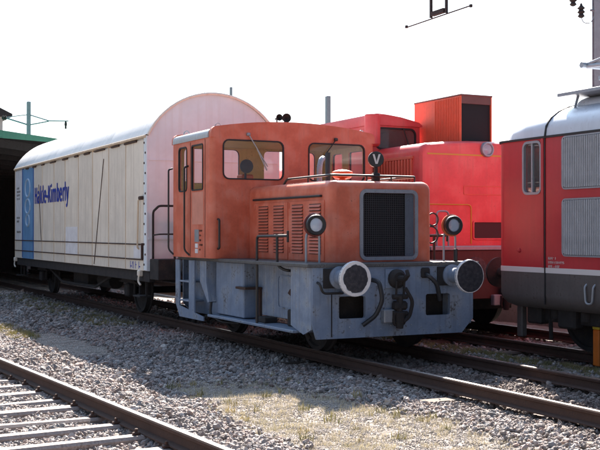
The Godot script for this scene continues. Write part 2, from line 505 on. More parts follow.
# ------------------------------------------------------------------ shared vehicle pieces
func wheelset(parent: Node3D, xc: float, z: float, r: float, spokes: bool) -> void:
	for s in [-1.0, 1.0]:
		var w := MB.new()
		var at := Vector3(xc + s * 0.69, r, z)
		var b := Basis(Vector3(0, 1, 0), Vector3(s, 0, 0), Vector3(0, 0, -s))
		w.lathe([[r + 0.028, -0.03], [r + 0.028, 0.0], [r, 0.012], [r - 0.004, 0.10], [r - 0.06, 0.105], [r - 0.07, 0.07], [0.16, 0.05], [0.14, 0.10], [0.0, 0.11]], Transform3D(b, at), 32)
		part("wheel", w, M.under, parent)
	var ax := MB.new()
	ax.tube([Vector3(xc - 0.95, r, z), Vector3(xc + 0.95, r, z)], 0.07, 12)
	part("axle", ax, M.under, parent)
func buffer(parent: Node3D, x: float, y: float, z_beam: float, dir: float, len_: float, r: float, m_ring: Material, ring_w: float, m_disc: Material, m_body: Material) -> void:
	var b := Basis(Vector3(1, 0, 0), Vector3(0, 0, dir), Vector3(0, -dir, 0))
	var xf := Transform3D(b, Vector3(x, y, z_beam))
	var k := MB.new()
	k.lathe([[0.15, 0.0], [0.15, 0.025], [0.105, 0.035], [0.10, len_ * 0.55], [0.112, len_ * 0.56], [0.112, len_ * 0.60], [0.075, len_ * 0.61], [0.075, len_ - 0.06], [r * 0.8, len_ - 0.04], [r, len_ - 0.03], [r, len_ - 0.008], [r - 0.008, len_], [0.0, len_ + 0.006]], xf, 32)
	var o := part("buffer", k, m_body, parent)
	var d := MB.new()
	d.lathe([[r - ring_w - 0.01, len_ + 0.001], [r - ring_w, len_ + 0.009], [0.0, len_ + 0.017]], xf, 32)
	part("buffer_face", d, m_disc, o)
	if m_ring:
		var g := MB.new()
		# hand-painted ring with an uneven inner edge
		var rng := RandomNumberGenerator.new(); rng.seed = int(x * 77)
		var a0 := []; var a1 := []; var a2 := []
		for i in 40:
			var a := TAU * i / 40
			var ri := r - ring_w * rng.randf_range(0.72, 1.12)
			a0.append(xf * Vector3(cos(a) * (r + 0.001), len_ - 0.028, -sin(a) * (r + 0.001)))
			a1.append(xf * Vector3(cos(a) * (r - 0.004), len_ + 0.010, -sin(a) * (r - 0.004)))
			a2.append(xf * Vector3(cos(a) * ri, len_ + 0.0125, -sin(a) * ri))
		g.strip(a0, a1); g.strip(a1, a2)
		part("painted_ring", g, m_ring, o)
func rail_tube(called: String, pts: Array, r: float, m: Material, parent: Node3D) -> MeshInstance3D:
	var k := MB.new()
	k.tube(smooth_path(pts), r, 8)
	return part(called, k, m, parent)
func smooth_path(pts: Array) -> Array:
	# rounds the bends of a bent bar
	var out := [pts[0]]
	for i in range(1, pts.size() - 1):
		var p: Vector3 = pts[i]
		var a: Vector3 = pts[i - 1] - p; var b: Vector3 = pts[i + 1] - p
		var d: float = min(0.07, min(a.length(), b.length()) * 0.45)
		var p0 := p + a.normalized() * d; var p1 := p + b.normalized() * d
		for k in 5:
			var t := k / 4.0
			out.append(p0.lerp(p, t).lerp(p.lerp(p1, t), t))
	out.append(pts[-1])
	return out
func hook_coupling(parent: Node3D, x: float, y: float, z: float, dir: float, dark: Material) -> void:
	var h := MB.new()
	h.bx(x - 0.16, x + 0.16, y - 0.13, y + 0.13, z, z + 0.03 * dir, 0.006)
	var o := part("hook_plate", h, M.blue, parent)
	var k := MB.new()
	k.lathe([[0.13, 0.0], [0.13, 0.05], [0.09, 0.09]], Transform3D(Basis(Vector3(1, 0, 0), Vector3(0, 0, dir), Vector3(0, -dir, 0)), Vector3(x, y, z + 0.03 * dir)), 16)
	k.tube([Vector3(x, y, z + 0.05 * dir), Vector3(x, y + 0.01, z + 0.26 * dir), Vector3(x, y + 0.06, z + 0.33 * dir), Vector3(x, y + 0.12, z + 0.30 * dir)], 0.045, 8, 0.025)
	part("draw_hook", k, dark, parent)
	var c := MB.new()
	for s in [-0.06, 0.06]:
		c.tube([Vector3(x + s, y - 0.03, z + 0.14 * dir), Vector3(x + s, y - 0.22, z + 0.13 * dir)], 0.016, 6)
	c.tube([Vector3(x - 0.11, y - 0.24, z + 0.13 * dir), Vector3(x + 0.11, y - 0.24, z + 0.13 * dir)], 0.035, 8)
	c.tube([Vector3(x, y - 0.22, z + 0.13 * dir), Vector3(x, y - 0.46, z + 0.11 * dir)], 0.045, 8)
	c.tube([Vector3(x - 0.10, y - 0.46, z + 0.11 * dir), Vector3(x + 0.12, y - 0.47, z + 0.12 * dir)], 0.035, 8)
	c.tube(smooth_path([Vector3(x - 0.08, y - 0.45, z + 0.12 * dir), Vector3(x - 0.09, y - 0.62, z + 0.10 * dir), Vector3(x + 0.09, y - 0.62, z + 0.10 * dir), Vector3(x + 0.08, y - 0.45, z + 0.12 * dir)]), 0.022, 8)
	c.box(Vector3(x + 0.02, y - 0.36, z + 0.09 * dir), Vector3(0.20, 0.12, 0.14), 0.03)
	c.tube(smooth_path([Vector3(x + 0.04, y - 0.12, z + 0.2 * dir), Vector3(x + 0.16, y - 0.30, z + 0.2 * dir), Vector3(x + 0.13, y - 0.52, z + 0.16 * dir), Vector3(x - 0.02, y - 0.60, z + 0.14 * dir)]), 0.026, 8)
	part("screw_coupling", c, dark, parent)
	var hb := MB.new()
	hb.box(Vector3(x - 0.14, y - 0.50, z + 0.05 * dir), Vector3(0.17, 0.18, 0.10), 0.012)
	part("coupling_rest", hb, M.galvanised, parent)
	var hs := MB.new()
	hs.tube([Vector3(x - 0.01, y - 0.44, z + 0.15 * dir), Vector3(x + 0.0, y - 0.66, z + 0.12 * dir)], 0.07, 10, 0.05)
	part("heating_plug", hs, dark, parent)

# ------------------------------------------------------------------ the orange shunter
func build_shunter() -> void:
	var zb := -12.15      # face of the front beam
	var zr := -17.02      # back of the frame
	var t := thing("shunting_locomotive", "small orange diesel shunter with blue frame, square radiator grille and white ringed buffers", "locomotive", Vector3(XC, 0, -14.6))
	var hw := 1.27
	# front and rear beam plates with cut corners and pockets
	for e in [[zb, 1.0], [zr, -1.0]]:
		var beam := MB.new()
		var z: float = e[0]
		var cut := 0.19
		var xf := Transform3D(Basis(), Vector3(XC, 0, z - 0.04)) if e[1] > 0 else Transform3D(Basis(Vector3(-1, 0, 0), Vector3.UP, Vector3(0, 0, -1)), Vector3(XC, 0, z + 0.04))
		var y0 := 0.255; var y1 := 1.20; var py0 := 0.50; var py1 := 0.82
		var f := Transform3D(xf.basis, xf * Vector3(0, 0, 0.04))
		# strips of the plate round the two pockets
		beam.rect(Rect2(-hw, py1, 2 * hw, y1 - py1), f)
		var cl := 0.06 if e[1] > 0 else cut      # the front beam's near corner is hardly cut
		beam.rect(Rect2(-hw + cl, y0, 2 * hw - cut - cl, 0.45 - y0), f)
		beam.rect(Rect2(-hw, 0.45, 2 * hw, py0 - 0.45), f)
		for q in [[-hw, -0.94], [-0.42, 0.42], [0.94, hw]]: beam.rect(Rect2(q[0], py0, q[1] - q[0], py1 - py0), f)
		for s in [-1.0, 1.0]:
			beam.holed(Rect2(-0.94 if s < 0 else 0.42, py0, 0.52, py1 - py0), Rect2(-0.88 if s < 0 else 0.48, py0 + 0.012, 0.40, py1 - py0 - 0.024), 0.03, 0.05, f)
			var cc: float = cl if s < 0 else cut
			var c := [f * Vector3(s * hw, 0.45, 0), f * Vector3(s * (hw - cc), 0.45, 0), f * Vector3(s * (hw - cc), y0, 0)]
			if s < 0: beam.tri(c[0], c[2], c[1])
			else: beam.tri(c[0], c[1], c[2])
		# rim of the plate, 4 cm thick
		var out := [Vector2(-hw + cl, y0), Vector2(hw - cut, y0), Vector2(hw, 0.45), Vector2(hw, y1), Vector2(-hw, y1), Vector2(-hw, 0.45)]
		for i in 6:
			var a: Vector2 = out[i]; var b: Vector2 = out[(i + 1) % 6]
			beam.quad(f * Vector3(a.x, a.y, -0.04), f * Vector3(b.x, b.y, -0.04), f * Vector3(b.x, b.y, 0), f * Vector3(a.x, a.y, 0))
		var bo := part("buffer_beam", beam, M.blue, t)
		var bk := MB.new()
		bk.box(xf * Vector3(0, 0.7, -0.28), Vector3(2.0, 0.62, 0.03))
		part("beam_backing", bk, M.under, bo)
	# deck with a lip
	var deck := MB.new()
	deck.bx(XC - 1.36, XC + 1.36, 1.195, 1.245, zr + 0.0, zb + 0.03, 0.008)
	part("deck", deck, M.deck, t)
	# main side frames, set back
	for s in [-1.0, 1.0]:
		var fr := MB.new()
		fr.bx(XC + s * 0.98 - 0.015, XC + s * 0.98 + 0.015, 0.42, 1.19, zr + 0.05, zb - 0.05, 0.004)
		var fo := part("side_frame", fr, M.blue_light, t)
		if s < 0:
			var hf := MB.new()
			hf.frame(Rect2(-13.75, 0.58, 0.42, 0.44), 0.05, 0.02, -0.001, 0.014, near_wall(XC - 0.995))
			part("hatch_rim", hf, M.blue, fo)
		var pan := MB.new()       # blue tank beside the cab
		pan.bx(XC + s * 0.99, XC + s * 1.22, 0.36, 1.193, -15.62, -14.52, 0.015)
		part("side_tank", pan, M.blue, t)
		# end skirts: steps under the cab and the return of the front beam
		var sk := MB.new()
		var xo: float = XC + s * 1.38
		var poly := PackedVector2Array([Vector2(-17.02, 1.193), Vector2(-17.02, 0.46), Vector2(-16.82, 0.235), Vector2(-15.9, 0.235), Vector2(-15.9, 0.36), Vector2(-16.08, 0.36), Vector2(-16.08, 1.193)])
		sk.prism(PackedVector2Array([Vector2(-17.02, 1.193), Vector2(-17.02, 0.46), Vector2(-16.82, 0.235), Vector2(-16.82, 1.193)]), 0.02, Transform3D(NEAR, Vector3(xo, 0, 0)))
		sk.prism(PackedVector2Array([Vector2(-16.82, 0.235), Vector2(-15.72, 0.235), Vector2(-15.72, 0.30), Vector2(-16.82, 0.42)]), 0.02, Transform3D(NEAR, Vector3(xo, 0, 0)))
		sk.prism(PackedVector2Array([Vector2(-16.38, 0.3715), Vector2(-16.12, 0.343), Vector2(-16.12, 1.193), Vector2(-16.38, 1.193)]), 0.02, Transform3D(NEAR, Vector3(xo, 0, 0)))
		part("cab_skirt", sk, M.blue, t)
		for yy in [0.50, 0.82]:
			var tr := MB.new()
			tr.bx(XC + s * 1.14, XC + s * 1.40, yy, yy + 0.03, -16.82, -16.38, 0.006)
			part("cab_step", tr, M.blue_light, t)
		var bw := MB.new()
		bw.bx(XC + s * 1.10, XC + s * 1.13, 0.3, 1.19, -16.95, -15.7)
		part("step_backing", bw, M.blue, t)
		var fs := MB.new()
		fs.prism(PackedVector2Array([Vector2(-12.80, 1.19), Vector2(-12.80, 0.40), Vector2(-12.62, 0.35), Vector2(-12.42, 0.30), Vector2(-12.195, 0.38), Vector2(-12.195, 1.19)]), 0.025, Transform3D(NEAR, Vector3(XC + s * (hw - 0.012) + 0.0125, 0, 0)))
		part("beam_return", fs, M.blue_light, t)
		var bd := MB.new()
		bd.bx(XC + s * 0.99, XC + s * 1.34, 0.305, 0.345, -15.70, -12.60, 0.008)
		part("footboard", bd, M.blue, t)
		# clutter on the frame: bracket, sand pipe, spring hangers
		var br := MB.new()
		br.bx(XC + s * 1.0, XC + s * 1.28, 0.80, 0.835, -14.70, -14.32, 0.006)
		br.bx(XC + s * 1.0, XC + s * 1.03, 0.345, 0.80, -14.40, -14.34)
		part("bracket", br, M.rust, t)
		var bx := MB.new()
		bx.box(Vector3(XC + s * 1.12, 0.385, -13.92), Vector3(0.2, 0.08, 0.34), 0.01)
		part("tool_box", bx, M.under, t)
		var sg := MB.new()
		for q in [-13.02, -13.18]:
			sg.prism(PackedVector2Array([Vector2(q - 0.09, 0.80), Vector2(q + 0.07, 0.80), Vector2(q + 0.05, 1.02), Vector2(q + 0.0, 1.02)]), 0.03, Transform3D(NEAR, Vector3(XC + s * 1.02, 0, 0)))
		sg.prism(PackedVector2Array([Vector2(-13.27, 0.80), Vector2(-12.88, 0.66), Vector2(-12.88, 0.74), Vector2(-13.2, 0.86)]), 0.05, Transform3D(NEAR, Vector3(XC + s * 1.04, 0, 0)))
		part("spring_hanger", sg, M.rust, t)
		var pi := MB.new()
		pi.tube(smooth_path([Vector3(XC + s * 1.08, 0.62, -12.92), Vector3(XC + s * 1.08, 0.45, -12.95), Vector3(XC + s * 1.0, 0.2, -12.75)]), 0.03, 8)
		part("sand_pipe", pi, M.under, t)
	# sand box and hose beside the cab step
	var vb := MB.new()
	vb.prism(PackedVector2Array([Vector2(-16.02, 1.19), Vector2(-15.74, 1.19), Vector2(-15.74, 0.86), Vector2(-15.62, 0.55), Vector2(-15.68, 0.53), Vector2(-16.02, 0.86)]), 0.2, Transform3D(NEAR, Vector3(XC - 1.14, 0, 0)))
	part("sand_box", vb, M.blue_light, t)
	rail_tube("sand_hose", [Vector3(XC - 1.28, 0.6, -15.66), Vector3(XC - 1.3, 0.34, -15.68), Vector3(XC - 1.22, 0.24, -15.4), Vector3(XC - 1.0, 0.22, -15.2)], 0.022, M.hose, t)
	# cowl plates under the deck, front: buffer mounts
	for s in [-1.0, 1.0]:
		var bm := MB.new()
		bm.box(Vector3(XC + s * 0.89, 1.05, zb + 0.012), Vector3(0.46, 0.26, 0.03), 0.006)
		part("buffer_mount", bm, M.under, t)
		buffer(t, XC + s * 0.89, 1.06, zb + 0.027, 1.0, 0.43, 0.228, M.white, 0.052 if s < 0 else 0.016, M.disc, M.blue_light)
		buffer(t, XC + s * 0.89, 1.06, zr - 0.01, -1.0, 0.50, 0.22, null, 0.0, M.disc, M.under)
	hook_coupling(t, XC - 0.02, 1.03, zb + 0.003, 1.0, M.under)
	hook_coupling(t, XC, 1.03, zr - 0.003, -1.0, M.under)
	rail_tube("brake_hose", [Vector3(XC - 0.40, 1.02, zb + 0.03), Vector3(XC - 0.36, 1.0, zb + 0.16), Vector3(XC - 0.33, 0.76, zb + 0.20), Vector3(XC - 0.40, 0.55, zb + 0.14), Vector3(XC - 0.55, 0.42, zb + 0.05)], 0.030, M.hose, t)
	rail_tube("brake_hose", [Vector3(XC + 0.46, 1.08, zb + 0.01), Vector3(XC + 0.46, 1.06, zb + 0.10), Vector3(XC + 0.58, 0.96, zb + 0.12), Vector3(XC + 0.66, 0.72, zb + 0.08)], 0.032, M.hose, t)
	var hv := MB.new()
	hv.box(Vector3(XC + 0.46, 1.10, zb + 0.02), Vector3(0.14, 0.14, 0.05), 0.02)
	part("hose_valve", hv, M.under, t)
	rail_tube("front_grab_bar", [Vector3(XC - 1.21, 1.0, zb + 0.02), Vector3(XC - 1.21, 0.98, zb + 0.09), Vector3(XC - 1.17, 0.86, zb + 0.09), Vector3(XC - 0.86, 0.86, zb + 0.09), Vector3(XC - 0.86, 0.86, zb + 0.0)], 0.017, M.black, t)
	var drips := MB.new()
	drips.bx(XC - 1.0, XC - 0.985, 0.28, 0.84, zb + 0.001, zb + 0.006)
	part("beam_seam", drips, M.under, t)
	var rv := MB.new()
	var rng := RandomNumberGenerator.new(); rng.seed = 9
	for i in 16:
		var x := -1.2 + 0.16 * i
		rv.lathe([[0.014, 0.0], [0.012, 0.008], [0.0, 0.012]], toward_z(Vector3(XC + x, 0.40 if i % 2 else 0.36, zb)), 8)
	part("beam_rivets", rv, M.blue_light, t).set_meta("kind", "stuff")
	for z in [-13.1, -16.1]:
		wheelset(t, XC + 0.06, z, 0.44, false)
		for s in [-1.0, 1.0]:
			var ab := MB.new()
			ab.box(Vector3(XC + s * 1.04, 0.46, z), Vector3(0.16, 0.24, 0.26), 0.02)
			part("axle_box", ab, M.under, t)
	var belly := MB.new()
	belly.bx(XC - 0.6, XC + 0.6, 0.35, 1.19, -15.6, -12.6)
	part("gear_case", belly, M.under, t)

	# ---- hood: a lofted shell with round top edges
	var hood := MB.new()
	var hh := 0.825
	var top := 2.37
	var sec := func(inset: float, z: float) -> Array:
		var o := []
		var r := 0.11
		o.append(Vector3(XC + hh - inset, 1.246, z))
		for i in 7:
			var a := PI / 2 * i / 6.0
			o.append(Vector3(XC + hh - inset - r + r * cos(a), top - inset - r + r * sin(a), z))
		for i in 7:
			var a := PI / 2 + PI / 2 * i / 6.0
			o.append(Vector3(XC - hh + inset + r + r * cos(a), top - inset - r + r * sin(a), z))
		o.append(Vector3(XC - hh + inset, 1.246, z))
		return o
	var secs := [sec.call(0.0, -15.195), sec.call(0.0, -12.61), sec.call(0.008, -12.565), sec.call(0.03, -12.525), sec.call(0.06, -12.505), sec.call(0.095, -12.50)]
	for i in secs.size() - 1: hood.strip(secs[i], secs[i + 1], false)
	# front of the hood round the grille opening
	var lastr: Array = secs[-1]
	var gx0 := 7.17 + 0.04; var gx1 := 8.06 - 0.01; var gy0 := 1.32; var gy1 := 2.20
	var fwl := front_wall(-12.50)
	hood.holed(Rect2(gx0 - 0.12, 1.2465, gx1 - gx0 + 0.24, 2.25 - 1.2465), Rect2(gx0, gy0, gx1 - gx0, gy1 - gy0), 0.05, 0.08, fwl)
	hood.rect(Rect2(lastr[-1].x, 1.2465, gx0 - 0.12 - lastr[-1].x, 2.15 - 1.2465), fwl)
	hood.rect(Rect2(gx1 + 0.12, 1.2465, lastr[0].x - gx1 - 0.12, 2.15 - 1.2465), fwl)
	var cap := PackedVector2Array([Vector2(lastr[0].x, 2.15)])
	for p in lastr.slice(1, -1): cap.append(Vector2(p.x, p.y))
	cap.append(Vector2(lastr[-1].x, 2.15)); cap.append(Vector2(gx0 - 0.12, 2.15)); cap.append(Vector2(gx0 - 0.12, 2.25)); cap.append(Vector2(gx1 + 0.12, 2.25)); cap.append(Vector2(gx1 + 0.12, 2.15))
	var ids := Geometry2D.triangulate_polygon(cap)
	for i in range(0, ids.size(), 3):
		var a := cap[ids[i]]; var b := cap[ids[i + 1]]; var c := cap[ids[i + 2]]
		if (b - a).cross(c - a) < 0:
			var q := b; b = c; c = q
		hood.tri(Vector3(a.x, a.y, -12.50), Vector3(b.x, b.y, -12.50), Vector3(c.x, c.y, -12.50))
	var ho := part("hood", hood, M.orange, t)
	# radiator grille: frame, wire mesh, side panel
	var gf := MB.new()
	gf.frame(Rect2(gx0, gy0, gx1 - gx0, gy1 - gy0), 0.05, 0.05, -0.002, 0.022, fwl)
	var gfo := part("grille_frame", gf, M.galvanised, t)
	var bolts := MB.new()
	for i in 6:
		for s in [gx0 - 0.025, gx1 + 0.025]: bolts.lathe([[0.010, 0.0], [0.010, 0.006], [0.0, 0.009]], toward_z(Vector3(s, gy0 + 0.06 + i * 0.15, -12.478)), 6)
		for s in [gy0 - 0.025, gy1 + 0.025]: bolts.lathe([[0.010, 0.0], [0.010, 0.006], [0.0, 0.009]], toward_z(Vector3(gx0 + 0.04 + i * 0.155, s, -12.478)), 6)
	part("frame_bolts", bolts, M.galvanised, gfo).set_meta("kind", "stuff")
	var gm := MB.new()
	var x := gx0 + 0.012
	while x < gx1 - 0.15:
		gm.bx(x - 0.0035, x + 0.0035, gy0, gy1, -12.524, -12.518); x += 0.031
	var y := gy0 + 0.015
	while y < gy1:
		gm.bx(gx0, gx1 - 0.145, y - 0.0035, y + 0.0035, -12.518, -12.512); y += 0.031
	part("wire_mesh", gm, plain(0.045, 0.047, 0.055, 0.5), t)
	var rad := MB.new()
	rad.bx(gx0 - 0.03, gx1 + 0.03, gy0 - 0.02, gy1 + 0.02, -12.64, -12.60)
	part("radiator", rad, plain(0.008, 0.008, 0.010, 0.8), t)
	var gp := MB.new()
	gp.bx(gx1 - 0.145, gx1, gy0, gy1, -12.53, -12.508, 0.004)
	part("grille_panel", gp, M.panel_grey, t)
	# engine doors with louvres on both sides
	var slat := MB.new()
	slat.prism(PackedVector2Array([Vector2(0, -0.010), Vector2(0.024, -0.017), Vector2(0.021, -0.010), Vector2(0.0, 0.019)]), 0.35, Transform3D(Basis(Vector3(-1, 0, 0), Vector3.UP, Vector3(0, 0, -1)), Vector3(0, 0, 0.175)))
	var slat_m := slat.mesh()
	for s in [-1.0, 1.0]:
		for q in [[-14.98, -13.80, [-14.64, -14.10]], [-13.76, -12.66, [-13.47, -12.92]]]:
			var d := MB.new()
			d.box(Vector3(XC + s * (hh + 0.004), 1.68, (q[0] + q[1]) * 0.5), Vector3(0.016, 0.84, q[1] - q[0]), 0.004)
			var door := part("engine_door", d, M.orange, t)
			for zc in q[2]:
				var op := MB.new()
				op.box(Vector3(XC + s * (hh + 0.0115), 1.702, zc), Vector3(0.004, 0.70, 0.355))
				part("louvre_opening", op, M.rubber, door)
				for i in 15:
					var b := Basis() if s < 0 else Basis(Vector3.UP, PI)
					var at := Vector3(s * (hh + 0.012), 1.38 + i * 0.046, zc - org.z)
					piece("louvre", slat_m, M.orange, door, at, b)
			for yy in [1.36, 2.0]:
				var hg := MB.new()
				hg.tube([Vector3(XC + s * (hh + 0.016), yy, q[0] + 0.02), Vector3(XC + s * (hh + 0.016), yy + 0.08, q[0] + 0.02)], 0.011, 6)
				part("hinge", hg, M.orange, door)
		var dr := MB.new()
		dr.box(Vector3(XC + s * (hh + 0.018), 2.155, -13.86), Vector3(0.045, 0.030, 2.26), 0.006)
		part("drip_rail", dr, M.rubber, t)
	# guard rail on the hood, exhaust stub, intake bowl, lamp with the letter
	rail_tube("hood_rail", [Vector3(XC - 0.70, top, -14.2), Vector3(XC - 0.70, top + 0.075, -14.1), Vector3(XC - 0.70, top + 0.075, -12.68), Vector3(XC + 0.66, top + 0.075, -12.68), Vector3(XC + 0.66, top + 0.075, -14.1), Vector3(XC + 0.66, top, -14.2)], 0.018, M.black, t)
	for q in [[-0.70, -13.4], [-0.70, -12.75], [-0.15, -12.68], [0.25, -12.68], [0.64, -12.68], [0.66, -13.4]]:
		var hp := MB.new()
		hp.tube([Vector3(XC + q[0], top - 0.02, q[1]), Vector3(XC + q[0], top + 0.075, q[1])], 0.012, 6)
		part("rail_stay", hp, M.black, t)
	var ex := MB.new()
	ex.lathe([[0.045, -0.02], [0.04, 0.0], [0.036, 0.02], [0.036, 0.40], [0.03, 0.40], [0.03, 0.33], [0.0, 0.33]], Transform3D(Basis(), Vector3(XC - 0.62, top, -12.95)), 14)
	part("exhaust_stub", ex, plain(0.03, 0.034, 0.042, 0.55), t)
	var inb := MB.new()
	inb.lathe([[0.05, -0.02], [0.05, 0.07], [0.12, 0.085], [0.15, 0.12], [0.155, 0.17], [0.145, 0.185], [0.10, 0.20], [0.05, 0.21], [0.0, 0.215]], Transform3D(Basis(), Vector3(XC - 0.03, top, -13.6)), 24)
	part("air_intake", inb, M.beacon, t)
	rail_tube("exhaust_pipe", [Vector3(XC - 0.02, top - 0.02, -14.35), Vector3(XC - 0.02, top + 0.28, -14.35), Vector3(XC + 0.03, top + 0.40, -14.4), Vector3(XC + 0.10, top + 0.44, -14.45)], 0.045, M.galvanised, t)
	var lp := MB.new()
	lp.tube([Vector3(XC + 0.02, top - 0.01, -12.72), Vector3(XC + 0.02, top + 0.22, -12.72)], 0.028, 8)
	lp.box(Vector3(XC + 0.02, top + 0.06, -12.72), Vector3(0.11, 0.12, 0.09), 0.015)
	part("lamp_post", lp, M.under, t)
	var tw := Basis(Vector3.UP, deg_to_rad(-20.0))
	var ld := MB.new()
	var lat := Vector3(XC + 0.02, top + 0.31, -12.72)
	ld.lathe([[0.06, -0.10], [0.10, -0.06], [0.112, -0.02], [0.112, 0.03], [0.105, 0.036], [0.0, 0.036]], Transform3D(tw * Basis(Vector3(1, 0, 0), Vector3(0, 0, 1), Vector3(0, -1, 0)), lat), 28)
	var ldo := part("marker_lamp", ld, M.black, t)
	lettering("V", 0.135, M.white_line, ldo, lat + tw * Vector3(-0.052, 0.0, 0.039), tw, 1.0, "letter")
	# headlights on stands
	for s in [-1.0, 1.0]:
		var hx: float = XC + s * 1.10
		var hz := -12.42
		var hy := 1.755
		var hs := MB.new()
		for w in [-0.10, 0.10]:
			hs.tube(smooth_path([Vector3(hx + w, 1.24, hz - 0.06), Vector3(hx + w, 1.60, hz - 0.06), Vector3(hx + w * 0.6, 1.68, hz - 0.06)]), 0.016, 6)
		part("lamp_stand", hs, M.galvanised, t)
		var tw2 := Basis(Vector3.UP, deg_to_rad(-8.0))
		var xf := Transform3D(tw2 * Basis(Vector3(1, 0, 0), Vector3(0, 0, 1), Vector3(0, -1, 0)), Vector3(hx, hy, hz))
		var hl := MB.new()
		hl.lathe([[0.05, -0.16], [0.10, -0.13], [0.155, -0.03], [0.16, 0.0], [0.15, 0.012], [0.135, 0.012]], xf, 28)
		var hb := part("headlight", hl, worn(Color(0.16, 0.03, 0.025), Color(0.03, 0.02, 0.02), 0.4, 0.0, 95, 0.5, 0.4) if s < 0 else M.beacon, t)
		var rim := MB.new()
		rim.lathe([[0.137, 0.005], [0.137, 0.075], [0.128, 0.087], [0.094, 0.085], [0.088, 0.055]], xf, 28)
		part("lamp_rim", rim, M.black, hb)
		var rf := MB.new()
		rf.lathe([[0.0, -0.03], [0.04, -0.015], [0.07, 0.02], [0.092, 0.056]].map(func(p): return [p[0], p[1]]), xf, 24)
		part("reflector", rf, M.reflector, hb)
		var ln := MB.new()
		ln.lathe([[0.091, 0.064], [0.07, 0.080], [0.04, 0.089], [0.0, 0.093]], xf, 24)
		part("lens", ln, M.lens, hb)
	for q in [[0.98, 1.84, 0.09], [0.95, 1.62, 0.12]]:
		var ring := []
		for i in 21:
			var a := TAU * i / 20.0
			ring.append(Vector3(XC + q[0] - 0.07 + cos(a) * q[2], q[1] + sin(a) * q[2], -12.62))
		var rg := MB.new()
		rg.tube(ring, 0.012, 6)
		part("coiled_cable", rg, M.hose, t)
	# railings on the deck's near side
	for s in [-1.0, 1.0]:
		rail_tube("deck_rail", [Vector3(XC + s * 1.30, 0.345, -13.85), Vector3(XC + s * 1.30, 1.60, -13.85), Vector3(XC + s * 1.30, 1.61, -12.84)], 0.020, M.black, t)
		rail_tube("rail_leg", [Vector3(XC + s * 1.30, 1.60, -13.17), Vector3(XC + s * 1.30, 1.20, -13.17), Vector3(XC + s * 1.25, 1.13, -13.02), Vector3(XC + s * 1.0, 1.12, -12.98)], 0.020, M.black, t)
		var fl := MB.new()
		fl.box(Vector3(XC + s * 1.30, 1.60, -12.83), Vector3(0.03, 0.16, 0.03), 0.008)
		part("rail_flange", fl, M.black, t)
	var rp := MB.new()
	rp.tube([Vector3(XC + 1.08, 1.24, -12.3), Vector3(XC + 1.08, 1.42, -12.3)], 0.03, 8)
	part("lamp_bracket", rp, M.black, t)

	build_shunter_cab(t)

